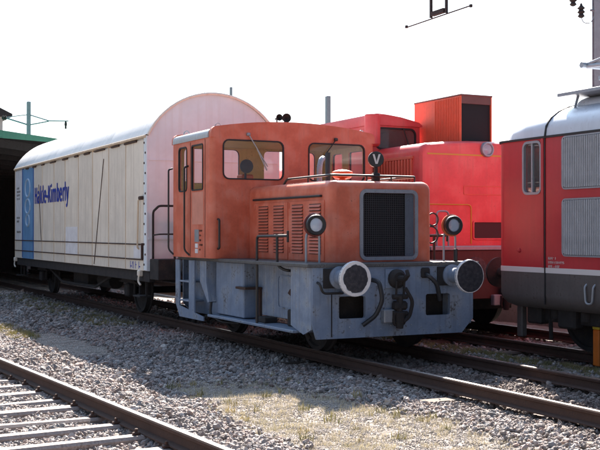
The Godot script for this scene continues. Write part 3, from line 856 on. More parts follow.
func build_shunter_cab(t: Node3D) -> void:
	var z0 := -17.0; var z1 := -15.2
	var w := 1.475; var r := 0.09
	var yb := 1.246; var ye := 3.14
	var xl := XC - w; var xr := XC + w
	var th := 0.04
	var win_y := 2.50; var win_h := 0.60
	var shell := MB.new()
	var lining := MB.new()
	var wins := []            # [transform, rect, radius]
	# front and rear walls
	for e in [[z1, 1.0], [z0, -1.0]]:
		var xf := Transform3D(Basis(), Vector3(XC, 0, e[0])) if e[1] > 0 else Transform3D(Basis(Vector3(-1, 0, 0), Vector3.UP, Vector3(0, 0, -1)), Vector3(XC, 0, e[0]))
		var xi := Transform3D(xf.basis, xf * Vector3(0, 0, -th))
		shell.rect(Rect2(-w + r, yb, 2 * (w - r), 2.40 - yb), xf)
		lining.rect(Rect2(-w + th, yb, 2 * (w - th), 2.40 - yb), xi)
		for s in [-1.0, 1.0]:
			var cell := Rect2(-w + r if s < 0 else 0.0, 2.40, w - r, ye - 2.40)
			var hole := Rect2(-1.265 if s < 0 else 0.235, win_y, 1.03, win_h)
			shell.holed(cell, hole, 0.09, th, xf)
			lining.holed(Rect2(-w + th if s < 0 else 0.0, 2.40, w - th, ye - 2.40), hole, 0.09, 0.0, xi)
			wins.append([xf, hole, 0.09])
	# sides: a small window behind, a door with a window in front
	for s in [-1.0, 1.0]:
		var xf := Transform3D(NEAR, Vector3(xl, 0, 0)) if s < 0 else Transform3D(Basis(Vector3(0, 0, -1), Vector3.UP, Vector3(1, 0, 0)), Vector3(xr, 0, 0))
		var f := 1.0 if s < 0 else -1.0
		var rr := func(a: float, b: float, y0: float, y1: float) -> Rect2:
			return Rect2(min(a * f, b * f), y0, abs(b - a), y1 - y0)
		shell.rect(rr.call(z0 + r, z1 - r, yb, 2.28), xf)
		shell.holed(rr.call(z0 + r, -16.15, 2.28, ye), rr.call(-16.64, -16.27, 2.34, 3.05), 0.06, th, xf)
		shell.holed(rr.call(-16.15, z1 - r, 2.28, ye), rr.call(-16.03, -15.55, 2.34, 3.05), 0.03, th, xf)
		wins.append([xf, rr.call(-16.64, -16.27, 2.34, 3.05), 0.06])
		wins.append([xf, rr.call(-16.03, -15.55, 2.34, 3.05), 0.03])
		var xi := Transform3D(xf.basis, xf * Vector3(0, 0, -th))
		lining.rect(rr.call(z0 + th, z1 - th, yb, 2.28), xi)
		lining.holed(rr.call(z0 + th, -16.15, 2.28, ye), rr.call(-16.64, -16.27, 2.34, 3.05), 0.06, 0.0, xi)
		lining.holed(rr.call(-16.15, z1 - th, 2.28, ye), rr.call(-16.03, -15.55, 2.34, 3.05), 0.03, 0.0, xi)
	# rounded corners
	for q in [[xl + r, z1 - r, PI, -1], [xr - r, z1 - r, PI / 2, -1], [xr - r, z0 + r, 0.0, -1], [xl + r, z0 + r, -PI / 2, -1]]:
		var lo := []; var hi := []
		for i in 6:
			var a: float = q[2] - PI / 2 * i / 5.0
			lo.append(Vector3(q[0] + r * cos(a), yb, q[1] + r * sin(a)))
			hi.append(Vector3(q[0] + r * cos(a), ye, q[1] + r * sin(a)))
		shell.strip(lo, hi, false)
	# arched heads of the front and rear wall, standing a little above the roof
	var arch := func(x_half: float, y0: float, y1: float, rise: float) -> PackedVector2Array:
		var p := PackedVector2Array([Vector2(-x_half, y0), Vector2(x_half, y0)])
		var rc := 0.10
		for i in 5:
			var a := PI / 2 * i / 4.0
			p.append(Vector2(x_half - rc + rc * cos(a), y1 - rc + rc * sin(a)))
		for i in range(1, 12):
			var u := 1.0 - 2.0 * i / 12.0
			p.append(Vector2((x_half - rc) * u, y1 + rise * (1.0 - u * u)))
		for i in 5:
			var a := PI / 2 + PI / 2 * i / 4.0
			p.append(Vector2(-x_half + rc + rc * cos(a), y1 - rc + rc * sin(a)))
		return p
	shell.prism(arch.call(w, ye, 3.315, 0.115), 0.09, Transform3D(Basis(), Vector3(XC, 0, z1 - 0.09)))
	shell.prism(arch.call(w, ye, 3.315, 0.115), 0.09, Transform3D(Basis(), Vector3(XC, 0, z0)))
	var so := part("cab_body", shell, M.orange, t)
	part("cab_lining", lining, M.lining, so)
	var floor_ := MB.new()
	floor_.bx(xl + 0.05, xr - 0.05, 1.246, 1.27, z0 + 0.05, z1 - 0.05)
	part("cab_floor", floor_, M.under, t)
	var roof := MB.new()
	roof.prism(arch.call(w + 0.02, ye, 3.285, 0.11), z1 - z0 - 0.184, Transform3D(Basis(), Vector3(XC, 0, z0 + 0.092)))
	part("roof", roof, M.grey_roof, t)
	var ceil_ := MB.new()
	ceil_.bx(xl + 0.05, xr - 0.05, ye - 0.01, ye - 0.002, z0 + 0.05, z1 - 0.05)
	part("ceiling", ceil_, M.lining, t)
	for q in wins:
		var fr := MB.new()
		fr.frame(q[1].grow(-0.006), max(q[2] - 0.006, 0.02), 0.022, -0.02, 0.012, q[0])
		var fo := part("window_seal", fr, M.rubber, t)
		var gl := MB.new()
		var sheet := []
		for p in MB.rounded(q[1], q[2], 4): sheet.append(q[0] * Vector3(p.x, p.y, -0.012))
		gl.fan(sheet)
		part("pane", gl, M.glass, fo)
	# door panel on both sides: seams, handle, faded patch, plates
	for s in [-1.0, 1.0]:
		var x := xl if s < 0 else xr
		var dj := MB.new()
		for z in [-16.10, -15.45]: dj.bx(x - 0.004, x + 0.004, 1.26, 3.12, z - 0.006, z + 0.006)
		part("door_gap", dj, M.rubber, so)
		var pt := MB.new()
		pt.bx(x - 0.005, x + 0.005, 1.78, 2.30, -16.02, -15.52)
		part("faded_patch", pt, M.orange_pale, so, 38.0, "pale pink repainted rectangle on the cab door")
		var p1 := MB.new()
		p1.bx(x - 0.007, x + 0.007, 1.50, 1.70, -15.90, -15.72)
		part("maker_plate", p1, M.galvanised, so)
		for k in 2:
			var p2 := MB.new()
			p2.bx(x - 0.006, x + 0.006, 1.32 + k * 0.085, 1.39 + k * 0.085, -15.88, -15.76)
			part("data_plate", p2, M.placard, so)
		for q in [-17.0 + 0.03, -16.20]:
			rail_tube("cab_grab_rail", [Vector3(x + s * 0.0, 2.74, q), Vector3(x + s * 0.07, 2.72, q), Vector3(x + s * 0.07, 1.36, q), Vector3(x + s * 0.0, 1.28, q + 0.06)], 0.016, M.black, t)
	for i in 5:
		faint_print(so, Vector3(xl - 0.003, 1.68 - i * 0.075, -15.69), 0.03, [0.13, 0.09, 0.06, 0.15, 0.07][i], M.rubber, 60 + i)
	rail_tube("front_grab_rail", [Vector3(XC - 1.36, 1.86, z1), Vector3(XC - 1.36, 1.85, z1 + 0.06), Vector3(XC - 1.36, 1.41, z1 + 0.06), Vector3(XC - 1.36, 1.40, z1)], 0.018, M.black, t)
	# wipers
	for s in [[-0.85, 3.20, -0.52, 2.70, M.steel], [0.72, 3.18, 0.36, 2.72, M.black]]:
		var wi := MB.new()
		wi.tube([Vector3(XC + s[0], s[1], z1 + 0.03), Vector3(XC + s[2], s[3], z1 + 0.03)], 0.009, 6)
		wi.tube([Vector3(XC + lerpf(s[0], s[2], 0.45), lerpf(s[1], s[3], 0.45), z1 + 0.025), Vector3(XC + s[2] * 1.02, s[3] - 0.06, z1 + 0.022)], 0.012, 6)
		wi.box(Vector3(XC + s[0], s[1], z1 + 0.02), Vector3(0.06, 0.05, 0.05), 0.01)
		part("wiper", wi, s[4], t)
	# horn: two trumpets; lifting eyes
	var horn := MB.new()
	for q in [[0.0, 0.075, 0.0], [-0.14, 0.055, 0.02]]:
		var xf := toward_z(Vector3(XC - 0.10 + q[0], 3.50, z1 - 0.28 + q[2]))
		xf.basis = Basis(Vector3.UP, deg_to_rad(-12)) * xf.basis
		horn.lathe([[0.018, 0.0], [0.02, 0.12], [0.03, 0.19], [q[1], 0.25], [q[1] - 0.006, 0.255], [0.02, 0.20], [0.0, 0.19]], xf, 18)
		horn.tube([Vector3(XC - 0.10 + q[0], 3.38, z1 - 0.22), Vector3(XC - 0.10 + q[0], 3.50, z1 - 0.22)], 0.012, 6)
	part("horn", horn, M.under, t)
	for q in [[-1.30, -15.35], [-1.30, -16.75], [1.30, -15.35], [1.30, -16.75]]:
		var ring := []
		for i in 11:
			var a := PI * 1.15 * i / 10.0
			ring.append(Vector3(XC + q[0] + cos(a) * 0.05, 3.30 + sin(a) * 0.07, q[1]))
		var le := MB.new()
		le.tube(ring, 0.010, 6)
		part("lifting_eye", le, M.galvanised, t)
	# inside: seat, desk, cabinet
	var seat := MB.new()
	seat.box(Vector3(XC - 0.50, 1.80, -16.35), Vector3(0.46, 0.12, 0.46), 0.04)
	seat.box(Vector3(XC - 0.50, 2.2, -16.56), Vector3(0.44, 0.66, 0.10), 0.04)
	seat.tube([Vector3(XC - 0.50, 1.26, -16.35), Vector3(XC - 0.50, 1.78, -16.35)], 0.05, 10)
	part("driver_seat", seat, M.seat, t)
	var desk := MB.new()
	desk.bx(XC - 0.95, XC + 0.95, 1.27, 2.22, -15.56, -15.26, 0.03)
	part("control_desk", desk, M.lining, t)
	var cab := MB.new()
	cab.bx(XC - 0.30, XC - 0.08, 1.27, 2.66, -16.94, -16.70, 0.02)
	part("cabinet", cab, M.beacon, t)
	var vlv := MB.new()
	vlv.lathe([[0.05, 0.0], [0.12, 0.03], [0.12, 0.06], [0.03, 0.08], [0.0, 0.08]], toward_z(Vector3(XC - 0.28, 2.79, -16.6)), 18)
	vlv.tube([Vector3(XC - 0.28, 2.2, -16.62), Vector3(XC - 0.28, 2.79, -16.6)], 0.02, 6)
	part("handwheel", vlv, M.seat, t)

# ------------------------------------------------------------------ the white boxcar
func build_boxcar() -> void:
	var xc := XC + 0.02
	var hw := 1.35
	var z0 := -30.8; var z1 := -18.75
	var yb := 0.93; var ye := 3.47
	var xs := xc - hw
	var t := thing("boxcar", "white round roofed boxcar with blue stripe and blue lettering on ribbed side", "wagon", Vector3(xc, 0, -24.8))
	# body core behind the panels, both ends arched
	var arch := PackedVector2Array()
	var rise := 0.84
	var rad := (hw * hw + rise * rise) / (2.0 * rise)
	var half := asin(hw / rad)
	for i in 25:
		var a := half - 2.0 * half * i / 24.0
		arch.append(Vector2(sin(a) * rad, ye + rise - rad + cos(a) * rad))
	var body := PackedVector2Array([Vector2(-hw + 0.02, yb), Vector2(hw - 0.02, yb)])
	for p in arch: body.append(Vector2(p.x * (hw - 0.02) / hw, p.y - 0.02))
	var core := MB.new()
	core.prism(body, z1 - z0, Transform3D(Basis(), Vector3(xc, 0, z0)))
	part("body", core, M.end_white, t)
	# roof skin, slightly proud, in sheets with joints
	var sheets := [-30.84, -28.4, -26.0, -23.6, -21.2, -18.72]
	for k in sheets.size() - 1:
		var rs := MB.new()
		var o0 := []; var o1 := []; var i0 := []; var i1 := []
		var za: float = sheets[k] + 0.004; var zb: float = sheets[k + 1] - 0.004
		for p in arch:
			var n := Vector2(p.x, p.y - (ye + rise - rad)).normalized()
			var a := p + n * 0.025; var b := p - n * 0.012
			o0.append(Vector3(xc + a.x, a.y, za)); o1.append(Vector3(xc + a.x, a.y, zb))
			i0.append(Vector3(xc + b.x, b.y, za)); i1.append(Vector3(xc + b.x, b.y, zb))
		rs.strip(o1, o0, false); rs.strip(i0, i1, false)
		rs.strip(o0, i0, false); rs.strip(i1, o1, false)
		part("roof_sheet", rs, M.car_roof, t)
	# end rim
	var er := MB.new()
	var ring := []
	for p in arch: ring.append(Vector3(xc + p.x, p.y, z1 + 0.03))
	er.tube(ring, 0.028, 6)
	part("end_rim", er, M.cream, t)
	for q in [[3.00, 3.02, 0.012], [1.52, 1.56, 0.018]]:
		var es := MB.new()
		es.bx(xc - hw + 0.02, xc + hw - 0.02, q[0], q[1], z1, z1 + q[2])
		part("end_seam", es, M.end_white, t)
	for x in [-0.62, 0.0, 0.62]:
		var ps := MB.new()
		ps.bx(xc + x - 0.04, xc + x + 0.04, 1.0, 3.44, z1, z1 + 0.05, 0.01)
		part("end_post", ps, M.end_white, t)
	# side panels between ribs
	var ribs := [-30.74, -29.78, -28.32, -27.32, -26.04, -24.92, -23.70, -22.51, -21.26, -20.08, -18.93]
	for s in [-1.0, 1.0]:
		var x: float = xc + s * (hw - 0.02)
		for i in ribs.size() - 1:
			var a: float = ribs[i] + 0.012; var b: float = ribs[i + 1] - 0.012
			var m: Material = M.cream if i % 2 else M.cream_b
			if s < 0 and i == 0: m = M.placard
			if s < 0 and i == 1: m = M.car_blue
			for row in [[1.43, ye - 0.07], [1.145, 1.425], [yb, 1.14]]:
				var pm: Material = m
				if s < 0 and i == 0 and row[0] < 1.4: pm = M.cream
				var p := MB.new()
				p.box(Vector3(x + s * 0.012, (row[0] + row[1]) * 0.5, (a + b) * 0.5), Vector3(0.03, row[1] - row[0], b - a), 0.006)
				part("side_panel", p, pm, t)
		for i in ribs.size():
			if s < 0 and i in [1, 2]: continue
			var rb := MB.new()
			rb.box(Vector3(x + s * 0.012, (yb + ye) * 0.5 + 0.02, ribs[i]), Vector3(0.046, ye - yb + 0.02, 0.055), 0.012)
			part("rib", rb, M.cream_rib, t)
		# top rail with door rollers, two guide rails below
		var tr := MB.new()
		tr.box(Vector3(x + s * 0.035, ye - 0.02, (z0 + z1) * 0.5), Vector3(0.07, 0.05, z1 - z0 - 0.05), 0.01)
		part("eave_rail", tr, M.cream_rib, t)
		var rr := RandomNumberGenerator.new(); rr.seed = 12
		for i in 10:
			var ro := MB.new()
			ro.box(Vector3(x + s * 0.04, ye - 0.075, -29.2 + i * 1.06 + rr.randf_range(-0.15, 0.15)), Vector3(0.035, rr.randf_range(0.025, 0.045), rr.randf_range(0.3, 0.85)), 0.008)
			part("door_runner", ro, M.rust, t)
		for y in [1.43, 1.142]:
			for i in ribs.size() - 1:
				var a: float = ribs[i] + 0.04; var b: float = ribs[i + 1] - 0.04
				var g := MB.new()
				g.box(Vector3(x + s * 0.033, y - 0.004, (a + b) * 0.5), Vector3(0.03, 0.024, b - a), 0.004)
				part("guide_rail", g, M.rust, t)
		var sole := MB.new()
		sole.bx(x - 0.06 - s * 0.08, x + 0.06 - s * 0.08, 0.72, 0.925, z0 + 0.05, z1 - 0.01, 0.01)
		part("sole_bar", sole, M.under, t)
		# corner plate with rivets
		var cp := MB.new()
		cp.box(Vector3(x + s * 0.02, 2.20, -18.83), Vector3(0.045, 2.52, 0.17), 0.008)
		part("corner_plate", cp, M.end_white, t)
		if s < 0:
			var rv := MB.new()
			for k in 13:
				rv.lathe([[0.022, 0.0], [0.02, 0.012], [0.0, 0.018]], toward_x(Vector3(x - 0.042, 1.05 + k * 0.19, -18.87 + 0.07 * (k % 2))), 8)
			part("rivets", rv, M.rust, t).set_meta("kind", "stuff")
			# stays that brace the sliding wall
			for q in [[-21.62, 3.2, -22.35, 0.97], [-27.7, 2.9, -27.42, 1.45]]:
				var dg := MB.new()
				dg.tube([Vector3(x - 0.03, q[1], q[0]), Vector3(x - 0.03, q[3], q[2])], 0.012, 6)
				part("brace_bar", dg, M.rust, t)
			var pl := MB.new()
			pl.bx(x - 0.034, x - 0.026, 1.15, 1.78, -24.86, -23.76)
			part("placard", pl, M.placard, t)
			var pl2 := MB.new()
			pl2.bx(x - 0.034, x - 0.028, 1.16, 1.40, -19.55, -19.1)
			part("data_plate", pl2, M.placard, t)
			for z in [-29.74, -28.36]:
				var ed := MB.new()
				ed.box(Vector3(x - 0.018, 2.2, z), Vector3(0.03, 2.48, 0.11), 0.004)
				part("stripe_edge", ed, M.car_blue_dark, t)
			# emblem of light ovals on the stripe
			for q in [[2.86, 0.30, 0.24], [2.36, 0.30, 0.20], [1.98, 0.22, 0.16]]:
				var ov := []
				for k in 25:
					var a := TAU * k / 24.0
					ov.append(Vector3(x - 0.028, q[0] + sin(a) * q[2], -29.05 + cos(a) * q[1]))
				var om := MB.new()
				om.tube(ov, 0.03, 6)
				part("stripe_emblem", om, M.car_blue_light, t)
			lettering("Hakle-Kimberly", 0.43, M.print_blue, t, Vector3(x - 0.0375, 2.61, -28.2), NEAR, 0.82)
			for i in 7:
				faint_print(t, Vector3(x - 0.029, [2.90, 2.80, 2.70, 2.60, 2.06, 1.96, 1.66][i], -30.5), 0.06, [0.3, 0.45, 0.4, 0.35, 0.4, 0.3, 0.5][i], M.skirt, 70 + i)
			for q in [[-19.78, 0.36], [-19.25, 0.10]]:
				faint_print(t, Vector3(x - 0.029, 1.03, q[0]), 0.14, q[1], M.print_blue, 80)
			# door lever
			rail_tube("door_lever", [Vector3(x - 0.03, 2.28, -19.15), Vector3(x - 0.07, 2.26, -19.15), Vector3(x - 0.07, 1.36, -19.2), Vector3(x - 0.03, 1.34, -19.2)], 0.018, M.cream_rib, t)
			var kb := MB.new()
			kb.box(Vector3(x - 0.07, 2.30, -18.98), Vector3(0.07, 0.07, 0.16), 0.015)
			kb.box(Vector3(x - 0.05, 1.30, -18.95), Vector3(0.06, 0.30, 0.05), 0.01)
			part("lock", kb, M.rust, t)
			for z in [-30.7, -19.18]:
				var hk := MB.new()
				hk.box(Vector3(x - 0.02, 0.88, z), Vector3(0.10, 0.12, 0.12), 0.02)
				hk.tube(smooth_path([Vector3(x - 0.04, 0.86, z), Vector3(x - 0.06, 0.72, z), Vector3(x - 0.04, 0.66, z + 0.08)]), 0.02, 6)
				part("tow_hook", hk, M.cream, t)
	# end platform with apron and railing
	var pf := MB.new()
	pf.bx(xc - hw + 0.04, xc + hw - 0.04, 0.78, 1.16, z1 + 0.02, z1 + 0.50, 0.01)
	part("end_platform", pf, M.under, t)
	var xh := xc - hw + 0.09
	rail_tube("platform_railing", [Vector3(xh, 1.14, z1 + 0.06), Vector3(xh, 2.04, z1 + 0.06), Vector3(xh, 2.14, z1 + 0.40), Vector3(xc + hw - 0.09, 2.14, z1 + 0.45), Vector3(xc + hw - 0.09, 1.14, z1 + 0.45)], 0.022, M.under, t)
	for x in [xh + 0.28, xc, xc + 0.8]:
		rail_tube("railing_post", [Vector3(x, 1.14, z1 + 0.46), Vector3(x, 2.14, z1 + 0.45)], 0.022, M.under, t)
	rail_tube("railing_bar", [Vector3(xh, 1.60, z1 + 0.06), Vector3(xh, 1.62, z1 + 0.45), Vector3(xc + hw - 0.09, 1.62, z1 + 0.45)], 0.014, M.under, t)
	var en := MB.new()
	en.lathe([[0.16, 0.0], [0.18, 0.0], [0.18, 0.03], [0.16, 0.03]], toward_z(Vector3(xc - 0.7, 1.75, z1 + 0.30)), 20)
	part("brake_handwheel", en, M.under, t)
	for s in [-1.0, 1.0]:
		buffer(t, xc + s * 0.88, 1.04, z1 + 0.50, 1.0, 0.62, 0.22, null, 0.0, M.disc, M.under)
		buffer(t, xc + s * 0.88, 1.04, z0 - 0.02, -1.0, 0.55, 0.22, null, 0.0, M.disc, M.under)
	# running gear
	for z in [-20.9, -28.7]:
		wheelset(t, xc, z, 0.46, false)
		for s in [-1.0, 1.0]:
			var ab := MB.new()
			ab.box(Vector3(xc + s * 1.0, 0.47, z), Vector3(0.2, 0.26, 0.28), 0.03)
			ab.box(Vector3(xc + s * 0.98, 0.58, z - 0.22), Vector3(0.03, 0.36, 0.06))
			ab.box(Vector3(xc + s * 0.98, 0.58, z + 0.22), Vector3(0.03, 0.36, 0.06))
			part("axle_box", ab, M.under, t)
			var sp := MB.new()
			for k in 5:
				var l := 1.2 - k * 0.2
				sp.box(Vector3(xc + s * 1.0, 0.63 + 0.022 * k, z), Vector3(0.12, 0.02, l))
			part("leaf_spring", sp, M.under, t)
	var br := MB.new()
	br.bx(xc - 0.9, xc - 0.2, 0.42, 0.72, -25.9, -24.6, 0.02)
	br.tube([Vector3(xc - 0.7, 0.55, -23.9), Vector3(xc - 0.7, 0.55, -22.9)], 0.17, 14)
	part("brake_gear", br, M.under, t)
	var ub := MB.new()
	ub.bx(xc - 1.1, xc + 1.1, 0.74, 0.92, z0 + 0.1, z1 - 0.02)
	part("underframe", ub, M.under, t)
	rail_tube("truss_rod", [Vector3(xc - 1.1, 0.72, -27.6), Vector3(xc - 1.1, 0.42, -26.2), Vector3(xc - 1.1, 0.42, -23.2), Vector3(xc - 1.1, 0.72, -21.9)], 0.03, M.under, t)
	for z in [-19.35, -30.3]:
		var st := MB.new()
		st.bx(xc - hw - 0.02, xc - hw + 0.22, 0.42, 0.45, z - 0.22, z + 0.22)
		for e in [-0.2, 0.2]: st.bx(xc - hw + 0.10, xc - hw + 0.14, 0.45, 0.74, z + e - 0.015, z + e + 0.015)
		part("foot_step", st, M.under, t)

# ------------------------------------------------------------------ the red diesel behind
func build_diesel() -> void:
	var x0 := 9.5
	var xc := 10.88
	var hw := xc - x0
	var zf := -14.55
	var t := thing("diesel_locomotive", "bright red diesel locomotive with tall boxy roof scoop and yellow lined front", "locomotive", Vector3(xc, 0, -17.5))
	var nose := MB.new()
	var sec := func(inset: float, z: float, top: float) -> Array:
		var o := []
		var r := 0.16
		o.append(Vector3(xc + hw - inset, 1.43, z))
		for i in 6:
			var a := PI / 2 * i / 5.0
			o.append(Vector3(xc + hw - inset - r + r * cos(a), top - inset - r + r * sin(a), z))
		for i in range(1, 6):
			var u := 1.0 - 2.0 * i / 6.0
			o.append(Vector3(xc + (hw - inset - r) * u, top - inset + 0.07 * (1 - u * u), z))
		for i in 6:
			var a := PI / 2 + PI / 2 * i / 5.0
			o.append(Vector3(xc - hw + inset + r + r * cos(a), top - inset - r + r * sin(a), z))
		o.append(Vector3(xc - hw + inset, 1.43, z))
		return o
	var ss := [sec.call(0.0, -18.42, 3.14), sec.call(0.0, zf - 0.10, 3.14), sec.call(0.012, zf - 0.05, 3.14), sec.call(0.04, zf - 0.012, 3.14), sec.call(0.09, zf, 3.14)]
	for i in ss.size() - 1: nose.strip(ss[i], ss[i + 1], false)
	var face: Array = ss[-1]
	nose.fan(face)
	part("nose", nose, M.diesel, t)
	var rear := MB.new()
	var sr := [sec.call(0.04, -22.4, 3.0), sec.call(0.0, -22.3, 3.0), sec.call(0.0, -18.4, 3.0)]
	for i in 2: rear.strip(sr[i], sr[i + 1], false)
	rear.fan(sr[0], true)
	part("rear_hood", rear, M.diesel, t)
	# side grille: vertical slats
	for s in [-1.0, 1.0]:
		var bk := MB.new()
		bk.bx(xc + s * hw - 0.005, xc + s * hw + 0.005, 2.32, 2.88, -16.35, -14.82)
		part("grille_backing", bk, M.rubber, t)
		var fr := MB.new()
		for q in [[2.88, 2.93], [2.27, 2.32]]: fr.bx(xc + s * hw - 0.03, xc + s * hw + 0.03, q[0], q[1], -16.4, -14.77, 0.005)
		part("grille_rim", fr, M.diesel_side, t)
	var sl := MB.new()
	sl.box(Vector3.ZERO, Vector3(0.045, 0.56, 0.055), 0.01)
	var slm := sl.mesh()
	for i in 17:
		for s in [-1.0, 1.0]:
			piece("grille_slat", slm, M.diesel_side, t, Vector3(s * (hw + 0.012), 2.60, -16.32 + i * 0.0935 - org.z))
	# yellow lines, panel joints, recess on the front
	var yl := MB.new()
	yl.bx(xc - hw + 0.12, xc + hw - 0.12, 2.945, 2.970, zf - 0.001, zf + 0.006)
	part("yellow_line", yl, M.yellow, t)
	var y2 := MB.new()
	y2.tube(smooth_path([Vector3(9.55, 2.12, zf + 0.004), Vector3(10.50, 2.12, zf + 0.004), Vector3(10.50, 1.46, zf + 0.004)]), 0.011, 6)
	part("yellow_line", y2, M.yellow, t)
	var y3 := MB.new()
	y3.bx(xc - hw - 0.004, xc - hw + 0.002, 2.10, 2.125, -16.4, zf - 0.12)
	part("yellow_line", y3, M.yellow, t)
	var rc := MB.new()
	rc.bx(10.55, 11.22, 1.55, 1.83, zf - 0.02, zf + 0.005)
	part("front_opening", rc, plain(0.05, 0.014, 0.016, 0.7), t)
	var ri := MB.new()
	ri.frame(Rect2(10.555, 1.555, 0.66, 0.27), 0.02, 0.025, 0.0, 0.02, front_wall(zf))
	part("opening_rim", ri, M.diesel, t)
	var pj := MB.new()
	pj.frame(Rect2(10.36, 2.30, 1.04, 0.13), 0.01, 0.012, 0.0, 0.008, front_wall(zf))
	part("access_panel", pj, M.diesel_side, t)
	var hl := MB.new()
	hl.lathe([[0.13, 0.0], [0.13, 0.06], [0.12, 0.075], [0.10, 0.075], [0.09, 0.05], [0.0, 0.03]], toward_z(Vector3(xc - 0.06, 3.06, zf - 0.02)), 24)
	var ho := part("headlight", hl, M.galvanised, t)
	var hg := MB.new()
	hg.lathe([[0.09, 0.055], [0.05, 0.07], [0.0, 0.075]], toward_z(Vector3(xc - 0.06, 3.06, zf - 0.02)), 20)
	part("lens", hg, M.lens, ho)
	# scoop on the roof
	var bx0 := 10.50; var bx1 := 11.16; var bz0 := -16.3; var bz1 := -14.85; var by0 := 3.1; var by1 := 4.0
	var sc := MB.new()
	sc.bx(bx0, bx0 + 0.02, by0, by1, bz0, bz1)
	sc.bx(bx1 - 0.02, bx1, by0, by1, bz0, bz1)
	sc.bx(bx0 + 0.02, bx1 - 0.02, by0, by1, bz0, bz0 + 0.02)
	var so := part("roof_scoop", sc, M.scoop, t)
	var sct := MB.new()
	sct.bx(bx0 - 0.01, bx1 + 0.01, by1, by1 + 0.03, bz0 - 0.01, bz1 + 0.01, 0.006)
	sct.bx(bx0 + 0.02, bx1 - 0.02, by1 - 0.13, by1, bz1 - 0.06, bz1 - 0.003)
	part("scoop_top", sct, worn(Color(0.14, 0.05, 0.045), Color(0.05, 0.03, 0.03), 0.3, 0.1, 97, 1.0), so)
	var si := MB.new()
	si.bx(bx0 + 0.02, bx1 - 0.02, by0, by1 - 0.13, bz1 - 0.05, bz1 - 0.035)
	part("scoop_screen", si, plain(0.006, 0.006, 0.009, 0.8), so)
	var cr := MB.new()
	cr.box(Vector3.ZERO, Vector3(0.022, by1 - by0 - 0.03, 0.028), 0.008)
	var crm := cr.mesh()
	for i in 16:
		piece("scoop_corrugation", crm, M.scoop, so, Vector3(bx0 - 0.004, (by0 + by1) * 0.5 - 0.005, -15.62 + i * 0.05) - org)
	# cab
	var cz0 := -18.4; var cz1 := -16.0; var ca := 9.40; var cb := 10.42
	var cab := MB.new()
	var fx := front_wall(cz1)
	var hole := Rect2(9.50, 3.14, 0.82, 0.36)
	cab.holed(Rect2(ca, 3.05, cb - ca, 0.50), hole, 0.10, 0.05, fx)
	cab.bx(ca - 0.01, ca + 0.03, 1.44, 3.05, cz0, cz1 - 0.003)
	cab.bx(ca, ca + 0.03, 3.05, 3.55, cz0, cz1 - 0.003)
	cab.bx(cb - 0.03, cb, 3.05, 3.55, cz0, cz1 - 0.003)
	cab.bx(ca + 0.03, cb - 0.03, 3.05, 3.55, cz0, cz0 + 0.04)
	var co := part("cab", cab, M.diesel, t)
	var rp := MB.new()
	rp.prism(PackedVector2Array([Vector2(ca - 0.02, 3.552), Vector2(cb + 0.03, 3.552), Vector2(cb + 0.025, 3.585), Vector2(cb - 0.04, 3.63), Vector2(cb - 0.2, 3.665), Vector2(10.0, 3.71), Vector2(9.7, 3.745), Vector2(9.5, 3.755), Vector2(ca + 0.0, 3.735), Vector2(ca - 0.02, 3.69)]), cz1 - cz0 + 0.08, Transform3D(Basis(), Vector3(0, 0, cz0 - 0.04)))
	part("cab_roof", rp, M.diesel, t)
	var cyl := MB.new()
	cyl.lathe([[0.10, 3.16], [0.14, 3.2], [0.14, 3.70], [0.13, 3.72], [0.0, 3.725]], Transform3D(Basis(), Vector3(ca - 0.03, 0, cz1 + 0.10)), 20)
	part("exhaust_stack", cyl, M.diesel, t)
	var fr := MB.new()
	fr.frame(hole.grow(-0.01), 0.09, 0.03, -0.02, 0.012, fx)
	var fro := part("window_seal", fr, M.rubber, t)
	var gl := MB.new()
	gl.prism(MB.rounded(hole, 0.10, 4), 0.005, fx * Transform3D(Basis(), Vector3(0, 0, -0.02)))
	part("pane", gl, M.glass, fro)
	var wp := MB.new()
	wp.tube([Vector3(10.05, 3.52, cz1 + 0.03), Vector3(10.17, 3.20, cz1 + 0.03)], 0.010, 6)
	part("wiper", wp, M.black, t)
	# frame, buffers, steps, running gear
	var fr2 := MB.new()
	fr2.bx(xc - 1.42, xc + 1.42, 1.36, 1.43, -22.7, zf + 0.35, 0.01)
	part("deck", fr2, M.galvanised, t)
	var bm := MB.new()
	bm.bx(xc - 1.4, xc + 1.4, 0.55, 1.355, zf + 0.28, zf + 0.33, 0.01)
	part("buffer_beam", bm, M.diesel_dark, t)
	var bm2 := MB.new()
	bm2.bx(xc - 1.4, xc + 1.4, 0.55, 1.355, -22.66, -22.6, 0.01)
	part("buffer_beam", bm2, M.rust, t)
	for s in [-1.0, 1.0]:
		buffer(t, xc + s * 0.88, 1.04, zf + 0.33, 1.0, 0.5, 0.22, null, 0.0, M.disc, M.under)
		var sf := MB.new()
		sf.bx(xc + s * 1.2 - 0.02, xc + s * 1.2 + 0.02, 0.5, 1.36, -22.6, zf + 0.28)
		part("side_frame", sf, M.under, t)
	hook_coupling(t, xc, 1.03, zf + 0.332, 1.0, M.under)
	for z in [-15.7, -18.4, -21.2]: wheelset(t, XE, z, 0.5, false)
	var gc := MB.new()
	gc.bx(xc - 0.5, xc + 0.5, 0.35, 1.36, -22.0, -14.6)
	part("gear_case", gc, M.under, t)
	rail_tube("front_handrail", [Vector3(9.62, 1.43, zf + 0.28), Vector3(9.62, 2.0, zf + 0.28), Vector3(9.85, 2.0, zf + 0.28), Vector3(9.85, 1.43, zf + 0.28)], 0.016, M.galvanised, t)

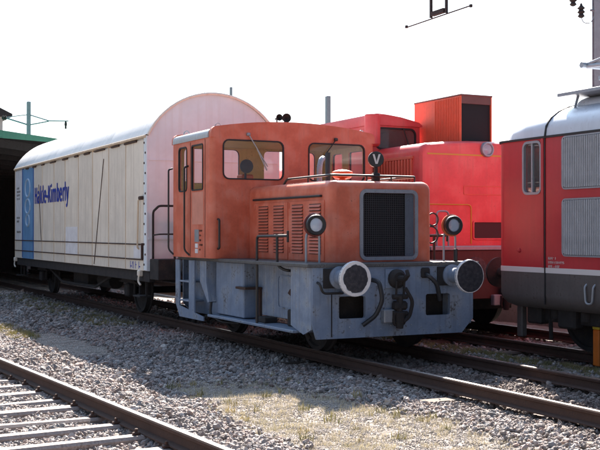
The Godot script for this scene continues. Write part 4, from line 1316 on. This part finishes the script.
# ------------------------------------------------------------------ the red electric locomotive
func build_electric() -> void:
	var xc := XE
	var hw := 1.40
	var x0 := xc - hw
	var z0 := -12.58; var z1 := 2.4
	var t := thing("electric_locomotive", "dark red electric locomotive with white stripe, grey skirt and silver roof", "locomotive", Vector3(xc, 0, -5.0))
	# body: vertical extrusion of a rounded plan
	var plan := func(inset: float, y: float) -> Array:
		var o := []
		for p in MB.rounded(Rect2(-hw + inset, z0 + inset, 2 * (hw - inset), z1 - z0 - 2 * inset), 0.24, 8):
			o.append(Vector3(xc + p.x, y, p.y))
		return o
	var rings_red := [plan.call(0.0, 1.165), plan.call(0.0, 2.96)]
	var win := Rect2(-11.90, 2.21, 0.36, 0.70)
	var body := MB.new()
	# the near side is built apart, round its openings
	var side_from := z0 + 0.24; var side_to := z1 - 0.24
	var ra: Array = rings_red[0]; var rb: Array = rings_red[1]
	for i in ra.size():
		var j := (i + 1) % ra.size()
		if absf(ra[i].x - x0) < 0.001 and absf(ra[j].x - x0) < 0.001: continue
		body.quad(ra[j], ra[i], rb[i], rb[j])
	var nw := near_wall(x0)
	body.rect(Rect2(side_from, 1.165, side_to - side_from, 2.15 - 1.165), nw)
	body.holed(Rect2(side_from, 2.15, -11.48 - side_from, 0.81), win, 0.07, 0.06, nw)
	body.rect(Rect2(-11.48, 2.15, side_to + 11.48, 0.81), nw)
	var bo := part("body", body, M.red, t)
	var wf := MB.new()
	wf.frame(win.grow(-0.008), 0.065, 0.035, -0.03, 0.010, nw)
	var wfo := part("window_frame", wf, M.galvanised, t)
	var wb := MB.new()
	wb.bx(x0 - 0.004, x0 + 0.03, 2.21, 2.91, -11.735, -11.705)
	part("window_bar", wb, M.galvanised, wfo)
	var wg := MB.new()
	wg.prism(MB.rounded(win, 0.07, 4), 0.005, nw * Transform3D(Basis(), Vector3(0, 0, -0.03)))
	part("pane", wg, M.glass, wfo)
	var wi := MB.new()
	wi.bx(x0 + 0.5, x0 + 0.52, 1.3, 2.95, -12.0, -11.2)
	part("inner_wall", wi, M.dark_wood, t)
	# stripe, skirt with a rounded foot
	var st := MB.new()
	st.strip(plan.call(-0.004, 1.165), plan.call(-0.004, 1.095), true)
	st.strip(plan.call(0.0, 1.168), plan.call(-0.004, 1.165), true)
	part("white_stripe", st, M.white_line, t)
	var skr := MB.new()
	var prof := [[0.0, 1.10], [0.0, 0.78], [0.02, 0.70], [0.07, 0.63], [0.16, 0.585]]
	for i in prof.size() - 1: skr.strip(plan.call(prof[i][0], prof[i][1]), plan.call(prof[i + 1][0], prof[i + 1][1]))
	skr.fan(plan.call(0.16, 0.585), true)
	part("skirt", skr, M.skirt, t)
	# door joint, louvres
	for z in [-11.44, -10.0 + 6.6]:
		var dj := MB.new()
		dj.bx(x0 - 0.012, x0 + 0.004, 0.66, 3.0, z - 0.009, z + 0.009)
		part("body_joint", dj, M.rubber, t)
		var dk := MB.new()
		dk.bx(x0 - 0.016, x0 + 0.004, 1.17, 2.96, z - 0.075, z - 0.025, 0.004)
		part("joint_strip", dk, M.red, t)
	var slat := MB.new()
	slat.box(Vector3.ZERO, Vector3(0.03, 1.0, 0.020), 0.006)
	var slm := slat.mesh()
	for q in [[2.25, 2.93], [1.35, 2.09]]:
		for g in [[-11.06, -9.72], [-9.5, -8.16], [-7.94, -6.6]]:
			var bk := MB.new()
			bk.prism(MB.rounded(Rect2(g[0], q[0], g[1] - g[0], q[1] - q[0]), 0.05, 4), 0.006, near_wall(x0 + 0.0))
			var bko := part("louvre_backing", bk, plain(0.05, 0.055, 0.065, 0.6), t)
			var fr := MB.new()
			fr.frame(Rect2(g[0], q[0], g[1] - g[0], q[1] - q[0]), 0.05, 0.02, 0.0, 0.022, nw)
			part("louvre_rim", fr, M.galvanised, bko)
			var z: float = g[0] + 0.02
			while z < g[1] - 0.01:
				var inset := 0.02 if (z - g[0] < 0.05 or g[1] - z < 0.05) else 0.004
				piece("louvre_slat", slm, M.slat_grey, bko, Vector3(x0 - 0.016 - org.x, (q[0] + q[1]) * 0.5, z - org.z), Basis.from_scale(Vector3(1, q[1] - q[0] - 2 * inset, 1)))
				z += 0.035
	for i in 3:
		faint_print(t, Vector3(x0 - 0.004, 1.30 - i * 0.055, -11.37), 0.036, [0.16, 0.33, 0.22][i], M.white_line, 90 + i)
	var bt := MB.new()
	bt.lathe([[0.035, 0.0], [0.03, 0.02], [0.0, 0.03]], toward_x(Vector3(x0, 1.40, -12.0)), 12)
	part("socket", bt, M.red, t)
	# roof: curved, falling to the end
	var roof := MB.new()
	var rows := []
	var zs := [z0 + 0.06, z0 + 0.10, z0 + 0.2, z0 + 0.38, z0 + 0.7, z0 + 1.2, -6.0, z1 - 0.7, z1 - 0.3, z1 - 0.1]
	var lift := [0.10, 0.22, 0.34, 0.44, 0.50, 0.53, 0.53, 0.50, 0.36, 0.1]
	var narrow := [0.30, 0.22, 0.12, 0.04, 0.0, 0.0, 0.0, 0.0, 0.1, 0.3]
	for k in zs.size():
		var row := []
		for i in 21:
			var a := PI * i / 20.0
			var sx := signf(cos(a)) * pow(absf(cos(a)), 0.75)
			row.append(Vector3(xc + (hw + 0.012 - narrow[k]) * sx, 2.97 + lift[k] * pow(sin(a), 0.85), zs[k]))
		rows.append(row)
	for k in zs.size() - 1: roof.strip(rows[k], rows[k + 1], false)
	roof.fan(rows[0], true); roof.fan(rows[-1])
	part("roof", roof, M.silver_roof, t)
	var gut := MB.new()
	gut.strip(plan.call(-0.02, 2.955), plan.call(-0.02, 2.985)); gut.v.reverse()
	gut.strip(plan.call(0.04, 2.955), plan.call(-0.02, 2.955))
	part("gutter", gut, M.rubber, t)
	for z in [-12.02, -11.42]:
		var sm := MB.new()
		var ring := []
		for i in 15:
			var a := PI * i / 14.0
			var sx := signf(cos(a)) * pow(absf(cos(a)), 0.75)
			var big: bool = z > -11.6
			ring.append(Vector3(xc + (hw + (0.02 if big else -0.018)) * sx, 2.972 + (0.525 if big else 0.452) * pow(sin(a), 0.85), z))
		sm.tube(ring, 0.008 if z < -11.6 else 0.016, 6)
		part("roof_seam", sm, M.rubber, t)
	# raised roof house, walkway, insulators, pantograph
	var rh := MB.new()
	var hp := PackedVector2Array([Vector2(-1.0, 3.2), Vector2(1.0, 3.2)])
	for i in 13:
		var a := PI * i / 12.0
		hp.append(Vector2(1.0 * signf(cos(a)) * pow(absf(cos(a)), 0.6), 3.40 + 0.18 * sin(a)))
	rh.prism(hp, 9.4, Transform3D(Basis(), Vector3(xc, 0, -11.25)))
	part("roof_house", rh, M.silver_roof, t)
	var wk := MB.new()
	wk.bx(xc - 1.18, xc - 0.62, 3.535, 3.585, -11.45, -2.0, 0.006)
	part("roof_walkway", wk, M.galvanised, t)
	for z in [-11.2, -10.2, -9.2, -8.2]:
		var s2 := MB.new()
		s2.tube([Vector3(xc - 1.1, 3.3, z), Vector3(xc - 1.02, 3.535, z)], 0.018, 6)
		part("walkway_stay", s2, M.galvanised, t)
	for q in [[-0.4, -11.3], [0.4, -11.3], [-0.4, -10.1], [0.4, -10.1]]:
		var ins := MB.new()
		var pr := [[0.11, 0.0], [0.11, 0.05]]
		for k in 4:
			pr.append([0.05, 0.06 + k * 0.06]); pr.append([0.085, 0.075 + k * 0.06]); pr.append([0.05, 0.095 + k * 0.06])
		pr.append([0.04, 0.32]); pr.append([0.0, 0.33])
		ins.lathe(pr, Transform3D(Basis(), Vector3(xc + q[0], 3.50, q[1])), 14)
		part("insulator", ins, M.galvanised, t)
	var pb := MB.new()
	for s in [-0.4, 0.4]: pb.bx(xc + s - 0.03, xc + s + 0.03, 3.82, 3.88, -11.45, -9.9)
	for z in [-11.3, -10.1]: pb.bx(xc - 0.5, xc + 0.5, 3.88, 3.93, z - 0.03, z + 0.03)
	part("pantograph_base", pb, M.galvanised, t)
	var pa := MB.new()
	for q in [-0.45, 0.45]:
		pa.tube([Vector3(xc + q, 3.95, -10.1), Vector3(xc + q * 0.9, 4.06, -11.72)], 0.034, 8)
		pa.tube([Vector3(xc + q * 0.9, 4.08, -11.72), Vector3(xc + q * 0.8, 4.36, -9.9)], 0.026, 8)
	pa.tube([Vector3(xc - 0.5, 4.07, -11.72), Vector3(xc + 0.5, 4.07, -11.72)], 0.045, 8)
	part("pantograph_arm", pa, M.galvanised, t)
	var ph := MB.new()
	for z in [-10.0, -9.75]:
		ph.tube(smooth_path([Vector3(xc - 0.8, 4.28, z), Vector3(xc - 0.6, 4.40, z), Vector3(xc + 0.6, 4.40, z), Vector3(xc + 0.8, 4.28, z)]), 0.022, 6)
	part("contact_strip", ph, M.galvanised, t)
	# bogies and boxes below
	for zc in [-10.0, -0.3]:
		for e in [-1.25, 1.25]: wheelset(t, xc, zc + e, 0.52, false)
		for s in [-1.0, 1.0]:
			var bf := MB.new()
			bf.box(Vector3(xc + s * 1.05, 0.52, zc), Vector3(0.1, 0.26, 3.9), 0.02)
			for e in [-1.25, 1.25]: bf.box(Vector3(xc + s * 1.12, 0.5, zc + e), Vector3(0.18, 0.34, 0.36), 0.03)
			for e in [-0.95, -1.55, 0.95, 1.55]: bf.tube([Vector3(xc + s * 1.1, 0.45, zc + e), Vector3(xc + s * 1.1, 0.72, zc + e)], 0.08, 10)
			part("bogie_frame", bf, M.under, t)
			var sb := MB.new()
			sb.tube([Vector3(xc + s * 1.1, 0.62, zc - 1.7), Vector3(xc + s * 1.06, 0.14, zc - 1.72)], 0.03, 6)
			sb.box(Vector3(xc + s * 1.1, 0.5, zc - 1.95), Vector3(0.2, 0.3, 0.3), 0.03)
			part("sand_gear", sb, M.under, t)
	for s in [-1.0, 1.0]:
		var gi := MB.new()
		gi.box(Vector3(xc + s * 1.15, 0.38, -12.26), Vector3(0.10, 0.48, 0.12), 0.015)
		part("guard_iron", gi, M.skirt, t)
	var tb := MB.new()
	tb.bx(xc - 0.9, xc + 0.9, 0.3, 0.6, -7.4, -3.0, 0.02)
	part("battery_box", tb, M.under, t)
	for s in [-1.0, 1.0]:
		buffer(t, xc + s * 0.88, 1.04, z0 + 0.0, -1.0, 0.6, 0.23, null, 0.0, M.disc, M.under)
		rail_tube("step_iron", [Vector3(xc + s * 1.385, 0.98, -10.62), Vector3(xc + s * 1.43, 0.94, -10.62), Vector3(xc + s * 1.43, 0.72, -10.60), Vector3(xc + s * 1.43, 0.72, -10.48), Vector3(xc + s * 1.43, 0.94, -10.46), Vector3(xc + s * 1.385, 0.98, -10.46)], 0.014, M.galvanised, t)

# ------------------------------------------------------------------ masts, shed, posts, wires
func build_background() -> void:
	# shed with a green roof beyond the boxcar
	var sx0 := -14.0; var sx1 := 13.4; var sz := -33.0; var sb := -54.0
	var sh := thing("engine_shed", "open fronted dark timber engine shed with green roof", "shed", Vector3(2.0, 0, -42.0))
	var prof := [Vector2(sx0, 3.9), Vector2(1.0, 5.35), Vector2(8.1, 4.56), Vector2(sx1, 4.5)]
	var slab := func(mb: MB, i: int, d0: float, d1: float, up: float, za: float, zb: float) -> void:
		var a: Vector2 = prof[i]; var b: Vector2 = prof[i + 1]
		mb.hull8([Vector3(a.x, a.y - d0, za), Vector3(b.x, b.y - d1, za), Vector3(b.x, b.y - up, za), Vector3(a.x, a.y - up, za), Vector3(a.x, a.y - d0, zb), Vector3(b.x, b.y - d1, zb), Vector3(b.x, b.y - up, zb), Vector3(a.x, a.y - up, zb)])
	for i in 3:
		var rf := MB.new()
		slab.call(rf, i, 0.12, 0.12, 0.0, sb, sz)
		part("roof_slope", rf, M.green_roof, sh)
		var un := MB.new()
		slab.call(un, i, 0.15, 0.15, 0.123, sb, sz - 0.02)
		part("roof_boarding", un, M.dark_wood, sh)
		var fa := MB.new()
		slab.call(fa, i, [0.3, 0.55, 0.1][i], [0.55, 0.1, 0.1][i], -0.02, sz, sz + 0.05)
		part("fascia", fa, M.green_roof, sh)
	for k in 9:
		for i in 3:
			var rb := MB.new()
			slab.call(rb, i, 0.42, 0.42, 0.153, sz - 1.08 - k * 2.1, sz - 0.92 - k * 2.1)
			part("rafter", rb, M.dark_wood, sh)
	for q in [[sx0 + 0.2, sx0 + 0.4, sb + 0.2, sz - 0.3, 3.7], [sx0 + 0.2, sx1 - 0.2, sb, sb + 0.2, 3.85], [sx1 - 0.4, sx1 - 0.2, sb + 0.2, sz - 0.3, 4.3]]:
		var wl := MB.new()
		wl.bx(q[0], q[1], -0.3, q[4], q[2], q[3])
		part("wall", wl, M.dark_wood, sh)
	var gb := MB.new()
	gb.prism(PackedVector2Array([Vector2(sx0 + 0.2, 3.85), Vector2(sx1 - 0.2, 3.85), Vector2(sx1 - 0.2, 4.34), Vector2(8.1, 4.4), Vector2(1.0, 5.18), Vector2(sx0 + 0.5, 3.87)]), 0.2, Transform3D(Basis(), Vector3(0, 0, sb)))
	part("gable", gb, M.dark_wood, sh)
	for x in [-9.0, -4.0, 1.0, 5.4]:
		var ps := MB.new()
		ps.bx(x - 0.1, x + 0.1, -0.3, 4.2 if x < -3.0 else 4.45, sz - 1.1, sz - 0.9, 0.01)
		part("post", ps, M.dark_wood, sh)
	# unseen wall, added beyond the back track to shade and darken the ground
	var wallb := thing("added_shade_wall", "long dark wall added unseen beyond the red locomotives to shade the ground", "wall", Vector3(13.8, 0, -12.0))
	var rwb := MB.new()
	rwb.bx(13.6, 14.0, -0.4, 1.55, -32.5, 8.0)
	part("wall", rwb, M.skirt, wallb)
	var rwc := MB.new()
	rwc.bx(13.55, 14.05, 1.55, 1.66, -32.5, 8.0, 0.02)
	part("added_coping", rwc, M.galvanised, wallb)
	# far house, only its gable corner shows
	var hs := thing("white_house", "white rendered house with dark eaves far beyond the green roof", "house", Vector3(8.6, 0, -75.0))
	var hp := MB.new()
	hp.bx(3.2, 14.05, -0.3, 9.6, -84.0, -74.0)
	part("wall", hp, M.wall, hs)
	var hr := MB.new()
	hr.prism(PackedVector2Array([Vector2(2.6, 9.6), Vector2(14.6, 9.6), Vector2(14.6, 9.8), Vector2(8.6, 12.6), Vector2(2.6, 9.8)]), 11.0, Transform3D(Basis(), Vector3(0, 0, -84.5)))
	part("roof", hr, M.dark_wood, hs)
	for x in [5.2, 8.6, 12.0]:
		var hw_ := MB.new()
		hw_.bx(x - 0.5, x + 0.5, 6.6, 8.2, -73.99, -73.95)
		part("window", hw_, M.seat, hs)
	# catenary mast on the left with bracket
	var mp := pix(28.5, 47.0)
	var mt := thing("catenary_mast", "grey catenary mast with side bracket beyond the green roof", "mast", Vector3(mp.x, 0, mp.z))
	var mm := MB.new()
	mm.box(Vector3(mp.x, 3.6, mp.z), Vector3(0.17, 7.8, 0.17), 0.02)
	part("pole", mm, M.galvanised, mt)
	var dirx := Vector3(0.894, 0, 0.447)
	var arms := MB.new()
	var m0 := Vector3(mp.x, 0, mp.z)
	arms.tube([m0 + Vector3(0, 6.92, 0), m0 + dirx * 0.90 + Vector3(0, 6.64, 0), m0 + dirx * 1.78 + Vector3(0, 6.63, 0)], 0.03, 6)
	arms.tube([m0 + Vector3(0, 6.45, 0), m0 + dirx * 0.90 + Vector3(0, 6.62, 0)], 0.03, 6)
	arms.tube([m0 + Vector3(0, 6.92, 0), m0 - dirx * 1.0 + Vector3(0, 6.80, 0)], 0.022, 6)
	arms.tube([m0 + Vector3(0, 6.45, 0), m0 - dirx * 1.0 + Vector3(0, 6.76, 0)], 0.04, 6)
	part("bracket", arms, M.galvanised, mt)
	var iso := MB.new()
	iso.lathe([[0.03, 0.0], [0.06, 0.03], [0.03, 0.06], [0.06, 0.09], [0.03, 0.12], [0.06, 0.15], [0.05, 0.3], [0.02, 0.34]], Transform3D(Basis(), m0 + dirx * 1.66 + Vector3(0, 6.28, 0)), 10)
	iso.lathe([[0.05, 0.0], [0.12, 0.03], [0.05, 0.1], [0.12, 0.13], [0.05, 0.2]], Transform3D(Basis(Vector3(0, 0, 1), -dirx, Vector3.UP), m0 - dirx * 1.0 + Vector3(0, 6.78, 0)), 10)
	part("insulator", iso, M.under, mt)
	# plain poles behind the trains
	for q in [[231.0, 48.0, 87.0, 0.11, "slim grey pole rising behind the boxcar roof"], [328.0, 40.0, 96.0, 0.17, "square grey mast rising behind the shunter cab"]]:
		var p := pix(q[0], q[1])
		var h: float = 1.66 + (232.0 - q[2]) * q[1] / 1050.0
		var po := thing("line_pole", q[4], "pole", Vector3(p.x, 0, p.z))
		var pm := MB.new()
		pm.box(Vector3(p.x, h * 0.5 - 0.2, p.z), Vector3(q[3], h + 0.4, q[3]), 0.015)
		var pb := part("pole", pm, M.galvanised, po)
		var pc := MB.new()
		pc.box(Vector3(p.x, -0.1, p.z), Vector3(0.5, 0.4, 0.5), 0.03)
		part("footing", pc, M.wall, po)
	# tall mast at the right with hanger and insulators
	var rp := pix(598.5, 26.0)
	var rm := thing("catenary_mast", "tall pale steel mast with dark insulators behind the silver roof", "mast", Vector3(rp.x, 0, rp.z))
	var rmb := MB.new()
	var r0 := Vector3(rp.x, 0, rp.z)
	var rot := Basis(Vector3.UP, -0.46)
	for s in [-1.0, 1.0]: rmb.box(r0 + Vector3(0, 4.6, 0) + rot * Vector3(0, 0, s * 0.11), Vector3(0.24, 9.8, 0.015), 0.0, rot)
	rmb.box(r0 + Vector3(0, 4.6, 0), Vector3(0.014, 9.8, 0.205), 0.0, rot)
	part("pole", rmb, M.galvanised, rm)
	var rx := Vector3(0.894, 0, 0.447)
	var ri := MB.new()
	for q in [[-0.42, 7.13], [-0.62, 7.42]]:
		ri.lathe([[0.04, -0.16], [0.09, -0.12], [0.05, -0.06], [0.10, -0.02], [0.05, 0.04], [0.10, 0.08], [0.04, 0.14], [0.02, 0.2]], Transform3D(Basis(), r0 + rx * q[0] + Vector3(0, q[1], 0)), 12)
	part("insulator", ri, M.under, rm)
	var rw := MB.new()
	rw.tube(smooth_path([r0 + rx * -0.42 + Vector3(0, 6.98, 0), r0 + rx * -0.36 + Vector3(0, 6.84, 0), r0 + rx * -0.18 + Vector3(0, 6.84, 0), r0 + rx * -0.1 + Vector3(0, 7.0, 0)]), 0.012, 6)
	rw.tube([r0 + Vector3(0, 7.14, 0), r0 + rx * -0.2 + Vector3(0, 7.16, 0)], 0.03, 6)
	rw.tube([r0 + Vector3(0, 7.9, 0), r0 + rx * -0.62 + Vector3(0, 7.55, 0)], 0.03, 6)
	part("bracket", rw, M.galvanised, rm)
	# overhead wires above the back track with a section insulator
	var wy := 5.62
	var wire := MB.new()
	wire.tube([Vector3(XE, wy, -60.0), Vector3(XE, wy, 20.0)], 0.004, 5)
	lone("overhead_wire", wire, M.steel, Vector3(XE, wy, -20.0), "thin overhead contact wire above the two red locomotives", "wire")
	var mw := MB.new()
	var pts := []
	for i in 33: pts.append(Vector3(XE, 6.5 + 0.5 * pow(i / 16.0 - 1.0, 2.0), -60.0 + i * 2.5))
	mw.tube(pts, 0.003, 5)
	lone("overhead_wire", mw, M.steel, Vector3(XE, 6.6, -20.0), "sagging carrier wire hung above the contact wire", "wire")
	var si := thing("section_insulator", "dark overhead section insulator hanging in the sky", "insulator", Vector3(XE, wy, -16.0))
	var sa := MB.new()
	for z in [-16.35, -15.85]: sa.bx(XE - 0.022, XE + 0.022, 5.64, 6.3, z - 0.022, z + 0.022)
	part("strut", sa, M.under, si)
	var sbm := MB.new()
	for y in [5.70, 6.02]: sbm.bx(XE - 0.04, XE + 0.04, y - 0.04, y + 0.04, -16.30, -15.90)
	part("crossbar", sbm, M.under, si)
	var skd := MB.new()
	skd.tube([Vector3(XE, wy - 0.01, -17.2), Vector3(XE, wy + 0.01, -15.1)], 0.013, 6)
	for z in [-17.2, -15.1]: skd.lathe([[0.03, -0.02], [0.03, 0.03]], Transform3D(Basis(), Vector3(XE, wy, z)), 8)
	part("skid", skd, M.under, si)
	# posts by the electric locomotive
	var op := thing("marker_post", "orange stop marker with yellow top standing against the rail under the red locomotive", "post", Vector3(9.97, -0.15, -10.90))
	var p1 := MB.new()
	p1.bx(9.91, 10.03, -0.15, 0.34, -10.96, -10.84, 0.012)
	part("post", p1, M.post_orange, op)
	var p1b := MB.new()
	p1b.bx(9.905, 10.035, 0.342, 0.53, -10.965, -10.835, 0.012)
	part("band", p1b, M.post_yellow, op)
# a point on the ray of photo column px at depth d, on the ground plane
func pix(px: float, d: float) -> Vector3:
	var u := (px - 300.0) / 1050.0
	return Vector3(d * (u * 0.8944 + 0.4472), 0, -d * (0.8944 - u * 0.4472))

# ------------------------------------------------------------------ ballast and grass
func scatter(called: String, me: Mesh, m: Material, xf: Array, cols: PackedColorArray, label: String, category: String) -> void:
	var mm := MultiMesh.new()
	mm.transform_format = MultiMesh.TRANSFORM_3D
	mm.use_colors = true
	mm.mesh = me
	mm.instance_count = xf.size()
	for i in xf.size():
		mm.set_instance_transform(i, xf[i]); mm.set_instance_color(i, cols[i])
	var o := MultiMeshInstance3D.new()
	o.name = numbered(called)
	o.multimesh = mm
	o.material_override = m
	add_child(o)
	tag(o, label, category, "", "stuff")
func stone_mesh(seed_: int) -> ArrayMesh:
	var rng := RandomNumberGenerator.new(); rng.seed = seed_
	var rings := []
	var mb := MB.new()
	var prof := [[0.55, -0.8], [0.95, -0.25], [0.9, 0.3], [0.5, 0.75]]
	for p in prof:
		var ring := []
		for k in 6:
			var a := -TAU * (k + rng.randf_range(-0.3, 0.3)) / 6
			var r: float = p[0] * rng.randf_range(0.75, 1.2)
			ring.append(Vector3(cos(a) * r, p[1] + rng.randf_range(-0.15, 0.15), sin(a) * r * 0.8))
		rings.append(ring)
	for i in 3: mb.strip(rings[i], rings[i + 1])
	mb.fan(rings[0], true); mb.fan(rings[3])
	return mb.mesh(Vector3.ZERO, 12.0)
func tone(rng: RandomNumberGenerator) -> Color:
	var k := rng.randf_range(0.6, 1.35)
	var q := rng.randf()
	if q < 0.6: return Color(0.245, 0.218, 0.208) * k
	if q < 0.8: return Color(0.27, 0.21, 0.185) * k
	if q < 0.93: return Color(0.20, 0.20, 0.205) * k
	return Color(0.42, 0.395, 0.37) * k
func path_share(x: float, z: float) -> float:
	# 1 on the trodden dry-grass strip between the two nearer tracks, 0 on ballast
	var n := ground_noise.get_noise_2d(x * 0.9 + 40.0, z * 0.5) * 0.5
	var l := 4.15 + n * 0.7; var r := 5.75 + n * 0.8
	var a := smoothstep(l - 0.15, l + 0.15, x) * (1.0 - smoothstep(r - 0.25, r + 0.25, x))
	a *= smoothstep(-12.6, -11.7, z + n)
	var b := smoothstep(3.9, 4.1, x) * (1.0 - smoothstep(4.6, 4.95, x + n * 0.4)) * smoothstep(-20.5, -19.5, z) * (1.0 - smoothstep(-16.0, -15.2, z))
	return max(a, b)
func build_ballast() -> void:
	var rng := RandomNumberGenerator.new(); rng.seed = 77
	var kinds := []
	for i in 5: kinds.append(stone_mesh(100 + i))
	var xf := [[], [], [], [], []]
	var cols := []
	for i in 5: cols.append(PackedColorArray())
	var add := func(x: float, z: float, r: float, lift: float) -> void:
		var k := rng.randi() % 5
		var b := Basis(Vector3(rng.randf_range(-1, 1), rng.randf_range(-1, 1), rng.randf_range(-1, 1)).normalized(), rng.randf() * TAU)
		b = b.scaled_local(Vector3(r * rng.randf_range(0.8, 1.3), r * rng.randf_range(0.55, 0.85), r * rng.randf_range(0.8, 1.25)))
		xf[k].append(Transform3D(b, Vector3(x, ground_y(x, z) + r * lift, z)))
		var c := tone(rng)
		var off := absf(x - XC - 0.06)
		if off < 1.15: c = c.lerp(Color(0.085, 0.06, 0.048), rng.randf_range(0.35, 0.8) * (1.0 - smoothstep(0.85, 1.15, off)))    # brake dust and oil between the rails, with shade under the trains coloured in
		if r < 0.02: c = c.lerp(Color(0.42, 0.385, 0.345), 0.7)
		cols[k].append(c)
	# density falls with distance because only a grain of texture is left there
	for band in [[-12.5, -6.2, 760.0, 0.0265], [-20.0, -12.5, 480.0, 0.031], [-33.0, -20.0, 190.0, 0.043]]:
		var z0: float = band[0]; var z1: float = band[1]
		var nb := int((z1 - z0) * 9.2 * band[2])
		for i in nb:
			var z := rng.randf_range(z0, z1)
			var x := rng.randf_range(0.0, 9.2)
			# leave out what lies outside the view
			var d := x * 0.4472 - z * 0.8944
			var u := (x * 0.8944 + z * 0.4472) / d
			if u < -0.36 or u > 0.36: continue
			var ps := path_share(x, z)
			if rng.randf() < ps:
				for q in 3: add.call(x + rng.randf_range(-0.06, 0.06), z + rng.randf_range(-0.06, 0.06), band[3] * rng.randf_range(0.18, 0.44), 0.2)
				continue
			var r: float = band[3] * rng.randf_range(0.55, 1.35)
			if rng.randf() < 0.05: r *= 1.6
			var inside := x < fore_rail(z) - 0.04
			add.call(x, z, r * (0.85 if inside else 1.0), rng.randf_range(0.0, 0.3 if inside else 0.75))
	for i in 9000:      # the bed of the back track
		var z := rng.randf_range(-22.0, -8.0)
		var x := rng.randf_range(9.2, 12.6)
		if x < 9.9 and rng.randf() < 0.75: continue
		add.call(x, z, 0.034 * rng.randf_range(0.5, 1.3), rng.randf_range(0.0, 0.6))
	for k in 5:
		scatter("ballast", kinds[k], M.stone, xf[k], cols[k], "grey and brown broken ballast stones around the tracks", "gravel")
func blade_clump(seed_: int, n: int, h: float, spread: float, w: float) -> ArrayMesh:
	var rng := RandomNumberGenerator.new(); rng.seed = seed_
	var mb := MB.new()
	for i in n:
		var a := rng.randf() * TAU
		var r := sqrt(rng.randf()) * spread
		var p := Vector3(cos(a) * r, 0, sin(a) * r)
		var b := rng.randf() * TAU
		var lean := Vector3(cos(b), 0, sin(b)) * h * rng.randf_range(0.1, 0.9)
		var hh := h * rng.randf_range(0.45, 1.1)
		var s := Vector3(-sin(b), 0, cos(b)) * w
		var m := p + lean * 0.4 + Vector3(0, hh * 0.6, 0)
		var e := p + lean + Vector3(0, hh, 0)
		mb.quad(p - s, p + s, m + s * 0.7, m - s * 0.7)
		mb.tri(m - s * 0.7, m + s * 0.7, e)
	return mb.mesh(Vector3.ZERO, 60.0)
func build_grass() -> void:
	var rng := RandomNumberGenerator.new(); rng.seed = 31
	var dry := blade_clump(1, 12, 0.04, 0.055, 0.0018)
	var xf := []; var cols := PackedColorArray()
	for i in 5000:
		var z := rng.randf_range(-13.0, -6.4)
		var x := rng.randf_range(3.6, 6.3)
		if rng.randf() > path_share(x, z) * (0.4 + 0.9 * ground_noise.get_noise_2d(x * 2.0, z * 2.0 + 7.0) + 0.3): continue
		var s := rng.randf_range(0.5, 1.3)
		xf.append(Transform3D(Basis(Vector3.UP, rng.randf() * TAU).scaled(Vector3.ONE * s), Vector3(x, ground_y(x, z), z)))
		var green := clampf(ground_noise.get_noise_2d(x * 1.1 + 9.0, z * 1.1) * 1.6 - 0.1, 0.0, 0.7)
		cols.append((Color(0.54, 0.485, 0.40) * rng.randf_range(0.7, 1.15)).lerp(Color(0.38, 0.35, 0.19), green * 0.4))
	scatter("dry_grass", dry, M.grass, xf, cols, "short straw coloured grass on the strip between the tracks", "grass")
	var tall := blade_clump(2, 22, 0.13, 0.07, 0.004)
	var xf2 := []; var col2 := PackedColorArray()
	for i in 2600:
		var z: float; var x: float
		if i < 1500:
			z = rng.randf_range(-15.5, -8.2); x = rng.randf_range(8.85, 9.75)
		elif i < 1650:
			z = rng.randf_range(-21.5, -18.6); x = rng.randf_range(3.75, 4.25)
		elif i < 2350:
			z = rng.randf_range(-31.0, -20.0); x = rng.randf_range(5.6, 6.5)
		else:
			z = rng.randf_range(-12.2, -8.0); x = 4.2 + rng.randf() * 1.7
			if rng.randf() < 0.85: continue
		var s := rng.randf_range(0.35, 1.0) * (0.6 if i < 1500 else 1.0)
		xf2.append(Transform3D(Basis(Vector3.UP, rng.randf() * TAU).scaled(Vector3.ONE * s), Vector3(x, ground_y(x, z), z)))
		col2.append(Color(0.17, 0.17, 0.06).lerp(Color(0.36, 0.29, 0.14), rng.randf()) * rng.randf_range(0.7, 1.1))
	scatter("weeds", tall, M.grass, xf2, col2, "tufts of taller olive weeds along the track edges", "weeds")
